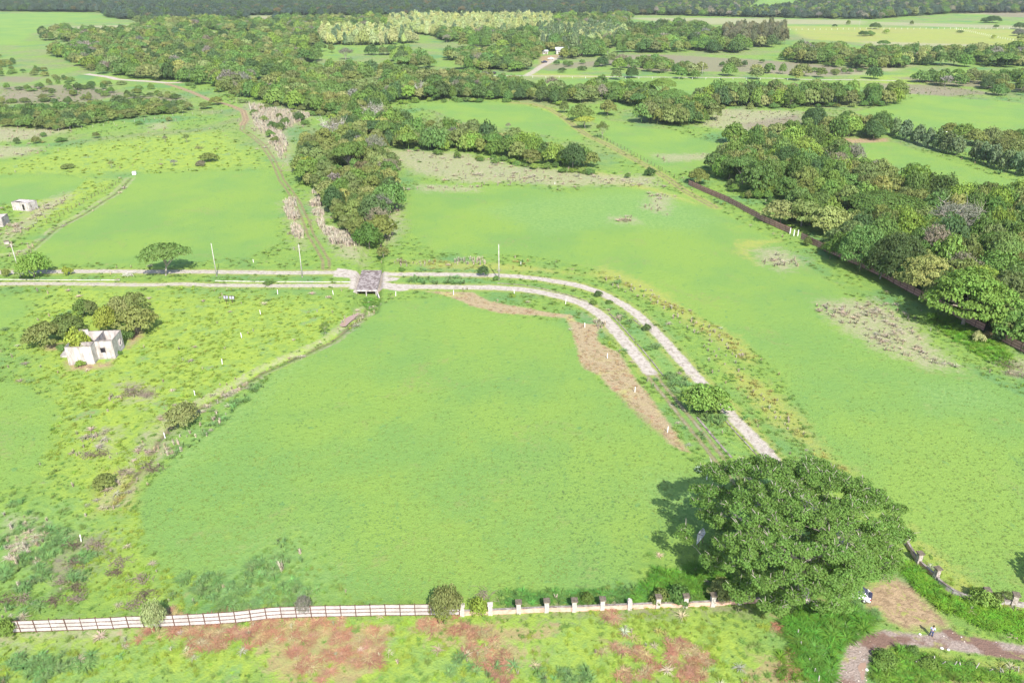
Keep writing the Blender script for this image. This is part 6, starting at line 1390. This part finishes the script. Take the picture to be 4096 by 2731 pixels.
wire_fence('wire_fence', 'crooked wooden post fence at the lower right corner', [(3671,2647),(3737,2651),(3762,2657),(3815,2663),(3843,2671),(3900,2677),(3953,2683),(4004,2693),(4014,2694),(4072,2688),(4120,2705)], 0.95, M_WOOD, 0.075, 3, 6, lean=0.28)
wire_fence('wire_fence', 'weathered stub posts along the ditch below the great tree', [(3190,2540),(3206,2588),(3235,2647),(3253,2694),(3274,2728)], 1.0, M_WOOD, 0.08, 2, 7, lean=0.18)
wire_fence('wire_fence', 'long white post line crossing the far right meadow', [(3136,122),(3300,121),(3433,119),(3600,118),(3819,118),(4000,117),(4200,116)], 1.8, M_WHITE, 0.12, 1, 8, dense=7.0, stuff=True)
wire_fence('wire_fence', 'white post line slanting to the right frame edge', [(3819,118),(3890,132),(3965,148),(4040,162),(4160,182)], 1.8, M_WHITE, 0.12, 1, 9, dense=5.0, stuff=True)
wire_fence('wire_fence', 'post fence along the far field path above the rusty fence', [(2390,548),(2440,572),(2500,600),(2560,634),(2620,668),(2680,702),(2754,738)], 1.4, M_DWOOD, 0.08, 2, 10, dense=3.5, stuff=True)
wire_fence('wire_fence', 'white post fence below the far road', [(1655,315),(1950,314),(2150,313),(2450,316),(2800,318),(3150,322)], 1.4, M_WHITE, 0.09, 1, 11, dense=9.0, stuff=True)
wire_fence('wire_fence', 'fence at the foot of the scrub belt', CR(0,0,[(300,1140),(450,1130),(600,1112),(760,1095),(900,1078),(1100,1050),(1300,1025),(1500,995),(1700,975),(1900,958)]), 1.3, M_WOOD, 0.07, 1, 12, dense=5.0, stuff=True)

# ------------------------------------------------------------------ palm, bananas, agave
def blade(mb, base, dr, L, w_, droop, up, n=6):
    side = Vector((-dr.y, dr.x, 0)); pr = None
    for i in range(n+1):
        s = i/n; p = base + dr*L*s*(1-0.15*s) + Vector((0, 0, up*L*s - droop*L*s*s)); ww = w_*math.sin(math.pi*min(1, 0.12+s*0.95))**0.7 if i < n else 0.01
        cur = (p - side*ww + Vector((0,0,-ww*0.25)), p, p + side*ww + Vector((0,0,-ww*0.25)))
        if pr: mb.face(pr[0], pr[1], cur[1], cur[0]); mb.face(pr[1], pr[2], cur[2], cur[1])
        pr = cur
def leafmat(name, c1, c2):
    return simple_mat(name, c1, c2, 2.0, 0.5, 0.4, bump=0)
M_BAN = leafmat('banana_leaf', (0.20,0.30,0.04), (0.32,0.40,0.06)); M_PALM = leafmat('palm_leaf', (0.16,0.21,0.04), (0.26,0.30,0.07)); M_AGA = leafmat('agave_leaf', (0.26,0.32,0.27), (0.38,0.44,0.38)); M_DEADP = leafmat('dead_frond', (0.22,0.12,0.07), (0.30,0.18,0.10))
def palm(px):
    x, y = g2(*px); e = empty('palm_tree', (x, y, 0), 0, 'fan palm with brown dead skirt in the copse by the vivid tree', 'palm'); m = MB(); m.tube([(0,0,-.1),(0.1,0,2.5),(0.15,0,5.0)], [0.3,0.24,0.22], 8); m.obj('trunk', M_BARK, e, True); g = np.random.default_rng(1)
    for i in range(14): m = MB(); th = i*2.4; blade(m, Vector((0.15,0,5.0)), Vector((math.cos(th), math.sin(th), 0)), 2.6*g.uniform(.85,1.1), 0.42, 0.9, 0.35+0.5*g.random()); m.obj('frond', M_PALM, e)
    for i in range(9): m = MB(); th = i*2.1; blade(m, Vector((0.12,0,4.6)), Vector((math.cos(th), math.sin(th), 0)), 2.0, 0.35, 1.5, -0.2); m.obj('dead_frond', M_DEADP, e)
palm(Cx(2996,0,630,1175))
for i, (a, b, lab) in enumerate([(680,735,'largest banana plant behind the rusty fence'),(735,758,'banana plant in the middle of the row behind the rusty fence'),(785,760,'rightmost banana plant behind the rusty fence'),(690,600,'dark banana plant up by the grey-olive tree'),(640,700,'banana plant leaning left over the rusty fence')]):
    x, y = g2(*Cx(2996,650,a,b)); e = empty('banana_plant', (x, y, 0), i, lab, 'plant', None); h = 1.6; m = MB(); m.tube([(0,0,-.1),(0,0,h)], [0.18,0.12], 8); m.obj('stem', M_PALM, e, True); g = np.random.default_rng(i)
    for k in range(9): m = MB(); th = k*2.4; blade(m, Vector((0,0,h)), Vector((math.cos(th), math.sin(th), 0)), 2.2*g.uniform(.8,1.15)*(0.8 if i == 3 else 1), 0.34, 0.75, 0.8); m.obj('leaf', M_BAN if i != 3 else M_PALM, e)
def agave(px, R, lab):
    x, y = g2(*px); e = empty('agave', (x, y, 0), 0, lab, 'plant'); g = np.random.default_rng(9)
    for k in range(26): m = MB(); th = k*2.4; el = 0.25 + 1.3*(k/26); blade(m, Vector((0,0,0.08)), Vector((math.cos(th), math.sin(th), 0)), R*(1-0.35*k/26), 0.10, 0.12, el, 4); m.obj('leaf', M_AGA, e)
agave((2793,1887), 0.95, 'silvery agave rosette at the corner of the mint field by the great tree')

# ------------------------------------------------------------------ loose stones, brush heaps
STN = []
for k in range(3):
    bm = MB(); g = np.random.default_rng(k+60); n = 7
    R0 = [[(math.cos(t)*rr*g.uniform(.8,1.2), math.sin(t)*rr*g.uniform(.8,1.2), z) for t in np.linspace(0, 6.283, n, endpoint=False)] for z, rr in ((0,0.8),(0.35,1.0),(0.7,0.55))]; bm.quadstrip(R0)
    me = bm.mesh('stone', M_STONE_I) if 'M_STONE_I' in globals() else None
    if me is None:
        M_STONE_I = bpy.data.materials.new('loose_stone'); t = NT(M_STONE_I); t.out(t.bsdf(t.attr('tint', 'INSTANCER', 'Color'), 0.9)); me = bm.mesh('stone', M_STONE_I)
    STN.append(me)
g = np.random.default_rng(70); Q = scatter_in(AREAS['road'][0], 0.55, g, 0.5); u = g.random(len(Q)); bend = W(CR(2996,2000,[(740,1563),(780,1400),(870,1230),(1010,1170),(1060,1230),(1030,1350),(1000,1563)])); inb = poly_sdf(Q, bend) > 0
Q = Q[(u < np.where(inb, 0.34, 0.06))]; k = len(Q); gn_scatter('loose_stones', STN, np.column_stack([Q, np.full(k, 0.01)]), g.uniform(0, 6.28, k), g.uniform(0.03, 0.11, k), vary((0.50,0.45,0.38), k, g, 0.25), g.integers(0, 3, k), 'pale loose stones strewn over the gravel road')
for i, (px, s, lab) in enumerate([((3725,2556-30+0),0.0,''),]): pass
for i, (a, b, s, lab) in enumerate([(1460,1145,0.16,'white stone on the road edge left of the man'),(1650,1266,0.2,'white stone on the verge, left of a pair below the man'),(1705,1278,0.18,'white stone on the verge, right of a pair below the man'),(1008,1450,0.22,'pale flat stone at the puddle edge')]):
    x, y = g2(*Cx(2996,2000,a,b)); bm = MB(); gg = np.random.default_rng(i); bm.quadstrip([[(math.cos(t)*rr*gg.uniform(.8,1.2), math.sin(t)*rr*gg.uniform(.8,1.2), z) for t in np.linspace(0, 6.283, 7, endpoint=False)] for z, rr in ((0,0.8),(0.3,1.0),(0.55,0.5))]); o = bm.obj('stone', M_WHITE); o.location = (x, y, 0); o.scale = (s, s, s); tag(o, lab, 'stone')
def brush(px, R, H, lab, mat=M_DWOOD, seed=0, n=60):
    x, y = g2(*px); z = float(terrain(np.array([[x, y]]))[0]); m = MB(); g = np.random.default_rng(seed)
    for i in range(n):
        a = Vector((g.normal()*R*.45, g.normal()*R*.35, abs(g.normal())*H*.4)); d = Vector((g.normal(), g.normal(), abs(g.normal())*0.6)).normalized()*R*g.uniform(.3,.8); m.tube([a - d*.5, a + Vector((0,0,.08)), a + d*.5], [0.02,0.03,0.01], 4, cap=False)
    o = m.obj('brush_heap', mat); o.location = (x, y, z + 0.02); tag(o, lab, 'brush')
M_BRN = simple_mat('brown_twigs', (0.14,0.105,0.08), (0.25,0.20,0.155), 5, 0.9)
BR = [(CR(0,1300,[(1130,590)])[0],2.6,1.0,'large grey-brown brush heap in the lime pasture'),(CR(0,1300,[(1270,600)])[0],2.0,.8,'smaller brush heap right of the large one'),(CR(0,1300,[(860,1110)])[0],1.6,.8,'thin brush heap low in the lime pasture'),(CR(0,1300,[(740,1120)])[0],1.3,.9,'dry brush left of the thin brush heap'),(CR(0,1300,[(1320,1240)])[0],1.8,.9,'dark brush beside the ditch, upper one'),(CR(0,1300,[(1060,1270)])[0],1.7,.7,'tan brush on the ditch bank beside the low olive shrub'),
 (CR(0,2000,[(620,400)])[0],1.4,1.1,'dark brush under the marker post at lower left'),(CR(0,2000,[(830,390)])[0],1.9,.8,'dark brush right of the lower left marker post'),(CR(0,2000,[(640,540)])[0],1.8,.6,'brown brush below the dark one at lower left'),(CR(0,2000,[(1020,540)])[0],1.7,.6,'grey brush midway down the lower left slope'),(CR(0,2000,[(980,630)])[0],1.2,.7,'small dark brush under the midway grey one'),(CR(0,2000,[(1210,690)])[0],1.6,.8,'grey brush with pale twigs above the fence tree'),(CR(0,2000,[(1240,820)])[0],1.6,.7,'slanting grey brush left of the fence tree'),(CR(0,2000,[(1150,900)])[0],1.4,.8,'brown brush just behind the fence left of the fence tree'),(CR(0,2000,[(650,760)])[0],1.5,.7,'pinkish brush in the lower left grass'),(CR(0,2000,[(650,850)])[0],1.3,.8,'tan brush under the pinkish one'),(CR(0,2000,[(460,870)])[0],1.2,.8,'dark brush near the left part of the white fence'),(CR(0,2000,[(200,860)])[0],1.4,.8,'dark brush close to the lower left corner'),(CR(0,2000,[(60,860)])[0],1.4,.6,'brown brush at the left frame edge'),(CR(0,2000,[(540,700)])[0],1.2,.8,'brush with a pale stalk in the lower left grass'),
 (CR(0,0,[(1705,1272)])[0],2.6,1.6,'brown domed heap in the left pasture'),((512,1102),2.2,.6,'pile of broken pale slabs between the tracks by the flat-topped tree'),(CR(2996,1300,[(2230,350)])[0],3.2,.9,'dead branches heaped at the right edge below the rusty fence'),(CR(2996,1300,[(2290,430)])[0],2.4,.8,'second dead branch heap at the right edge'),(CR(1000,650,[(1300,860)])[0],1.6,1.0,'dry brush beside the reeds right of the grove tip'),(CR(1000,2000,[(1990,830+10)])[0],1.6,.8,'dark brush behind the bright lime bush')]
for i, (p, R, H, lab) in enumerate(BR): brush(p, R, H, lab, M_KERBW if 'slabs' in lab else (M_BRN if i % 2 else M_DWOOD), i, 70)

# ------------------------------------------------------------------ the man on the road
def man(px_feet, face):
    x, y = g2(*px_feet); e = empty('person', (x, y, 0), face, 'man in pale blue shirt and dark blue jeans standing on the gravel road', 'person')
    def skinned(name, verts, edges, rad, mat, sub=1, root=0):
        me = bpy.data.meshes.new(name); me.from_pydata(verts, edges, []); me.materials.append(mat); o = link(bpy.data.objects.new(name, me), e); sk = o.modifiers.new('skin', 'SKIN'); sk.use_smooth_shade = True
        for i, r_ in enumerate(rad): me.skin_vertices[0].data[i].radius = (r_, r_) if not hasattr(r_, '__len__') else r_
        me.skin_vertices[0].data[root].use_root = True; sb = o.modifiers.new('sub', 'SUBSURF'); sb.levels = sub; sb.render_levels = sub; return o
    SKIN = simple_mat('skin', (0.30,0.17,0.11), (0.34,0.20,0.13), 5, 0.6, bump=0); SHIRT = simple_mat('shirt_cloth', (0.36,0.42,0.66), (0.46,0.52,0.74), 6, 0.85, bump=0.1); JEAN = simple_mat('jeans_cloth', (0.035,0.050,0.13), (0.055,0.075,0.17), 6, 0.9, bump=0.1); HAIR = simple_mat('hair', (0.012,0.010,0.009), (0.03,0.022,0.018), 20, 0.7, bump=0)
    V = []; E = []; R = []
    def add(p, r_, par=None):
        V.append(p); R.append(r_); 
        if par is not None: E.append((par, len(V)-1))
        return len(V)-1
    pel = add((0,0,0.93), (0.155,0.11)); ch = add((0,0,1.22), (0.15,0.105), pel); up = add((0,0.0,1.42), (0.16,0.10), ch); nk = add((0,0.01,1.50), 0.055, up); hd1 = add((0,0.03,1.60), (0.078,0.09), nk); add((0,0.02,1.68), (0.070,0.082), hd1)
    for s in (-1, 1):
        h = add((s*0.10,0,0.86), 0.095, pel); k = add((s*0.13,0.03,0.48), 0.062, h); a = add((s*0.16,0,0.08), 0.042, k); add((s*0.175,0.17,0.035), 0.035, a)
        sh = add((s*0.19,0,1.40), 0.06, up); el = add((s*0.27,-0.02,1.13), 0.045, sh); wr = add((s*0.12,0.24,1.12), 0.030, el); pm = add((s*0.07,0.30,1.13), 0.030, wr)
        for k_, (dx, dz, l) in enumerate(((0.028,0.03,0.07),(0.010,0.035,0.08),(-0.008,0.030,0.08),(-0.024,0.020,0.065))):
            f1 = add((s*0.07 - s*dx, 0.34, 1.13+dz*0.4), 0.010, pm); add((s*0.05 - s*dx, 0.34+l*0.4, 1.12), 0.009, f1)
        add((s*0.085, 0.325, 1.17), 0.011, pm)
    skinned('body', V, E, R, SKIN)
    V2, E2, R2 = [], [], []
    def a2(p, r_, par=None):
        V2.append(p); R2.append(r_)
        if par is not None: E2.append((par, len(V2)-1))
        return len(V2)-1
    p0 = a2((0,0,0.95), (0.175,0.13)); p1 = a2((0,0,1.22), (0.172,0.125), p0); p2 = a2((0,0,1.42), (0.175,0.115), p1); a2((0,0.005,1.485), 0.07, p2)
    for s in (-1, 1):
        q = a2((s*0.20,0,1.40), 0.078, p2); q2 = a2((s*0.28,-0.02,1.14), 0.062, q); a2((s*0.20,0.12,1.13), 0.05, q2)
    skinned('shirt', V2, E2, R2, SHIRT)
    V2, E2, R2 = [], [], []; p0 = a2((0,0,0.94), (0.17,0.125))
    for s in (-1, 1):
        q = a2((s*0.10,0,0.84), 0.108, p0); q2 = a2((s*0.13,0.03,0.48), 0.082, q); a2((s*0.16,0,0.10), 0.068, q2)
    skinned('trousers', V2, E2, R2, JEAN)
    V2, E2, R2 = [], [], []; h0 = a2((0,0.0,1.66), (0.088,0.095)); a2((0,0.01,1.72), (0.075,0.085), h0); a2((0,-0.03,1.58), (0.07,0.05), h0); skinned('hair', V2, E2, R2, HAIR)
    for s in (-1, 1): m = MB(); m.quadstrip([[(s*0.165-.05,-.08,0),(s*0.165+.05,-.08,0),(s*0.165+.05,.22,0),(s*0.165-.05,.22,0)],[(s*0.165-.04,-.07,.10),(s*0.165+.04,-.07,.10),(s*0.165+.04,.18,.06),(s*0.165-.04,.18,.06)]]); m.obj('shoe', M_DSTEEL, e)
man((3723,2543), math.radians(-25))
# ------------------------------------------------------------------ air
HZ = bpy.data.materials.new('haze'); t = NT(HZ); pv = t.new('ShaderNodeVolumePrincipled'); pv.inputs['Color'].default_value = (0.80, 0.88, 1.0, 1); pv.inputs['Density'].default_value = 0.00006; pv.inputs['Anisotropy'].default_value = 0.0
o_ = t.new('ShaderNodeOutputMaterial'); t.l.new(pv.outputs[0], o_.inputs['Volume'])
mb = MB(); mb.box((0, 2800, 38.5), (12400, 6800, 83)); hz = mb.obj('haze', HZ); tag(hz, 'thin pale air haze over the whole plain', None, None, 'stuff')
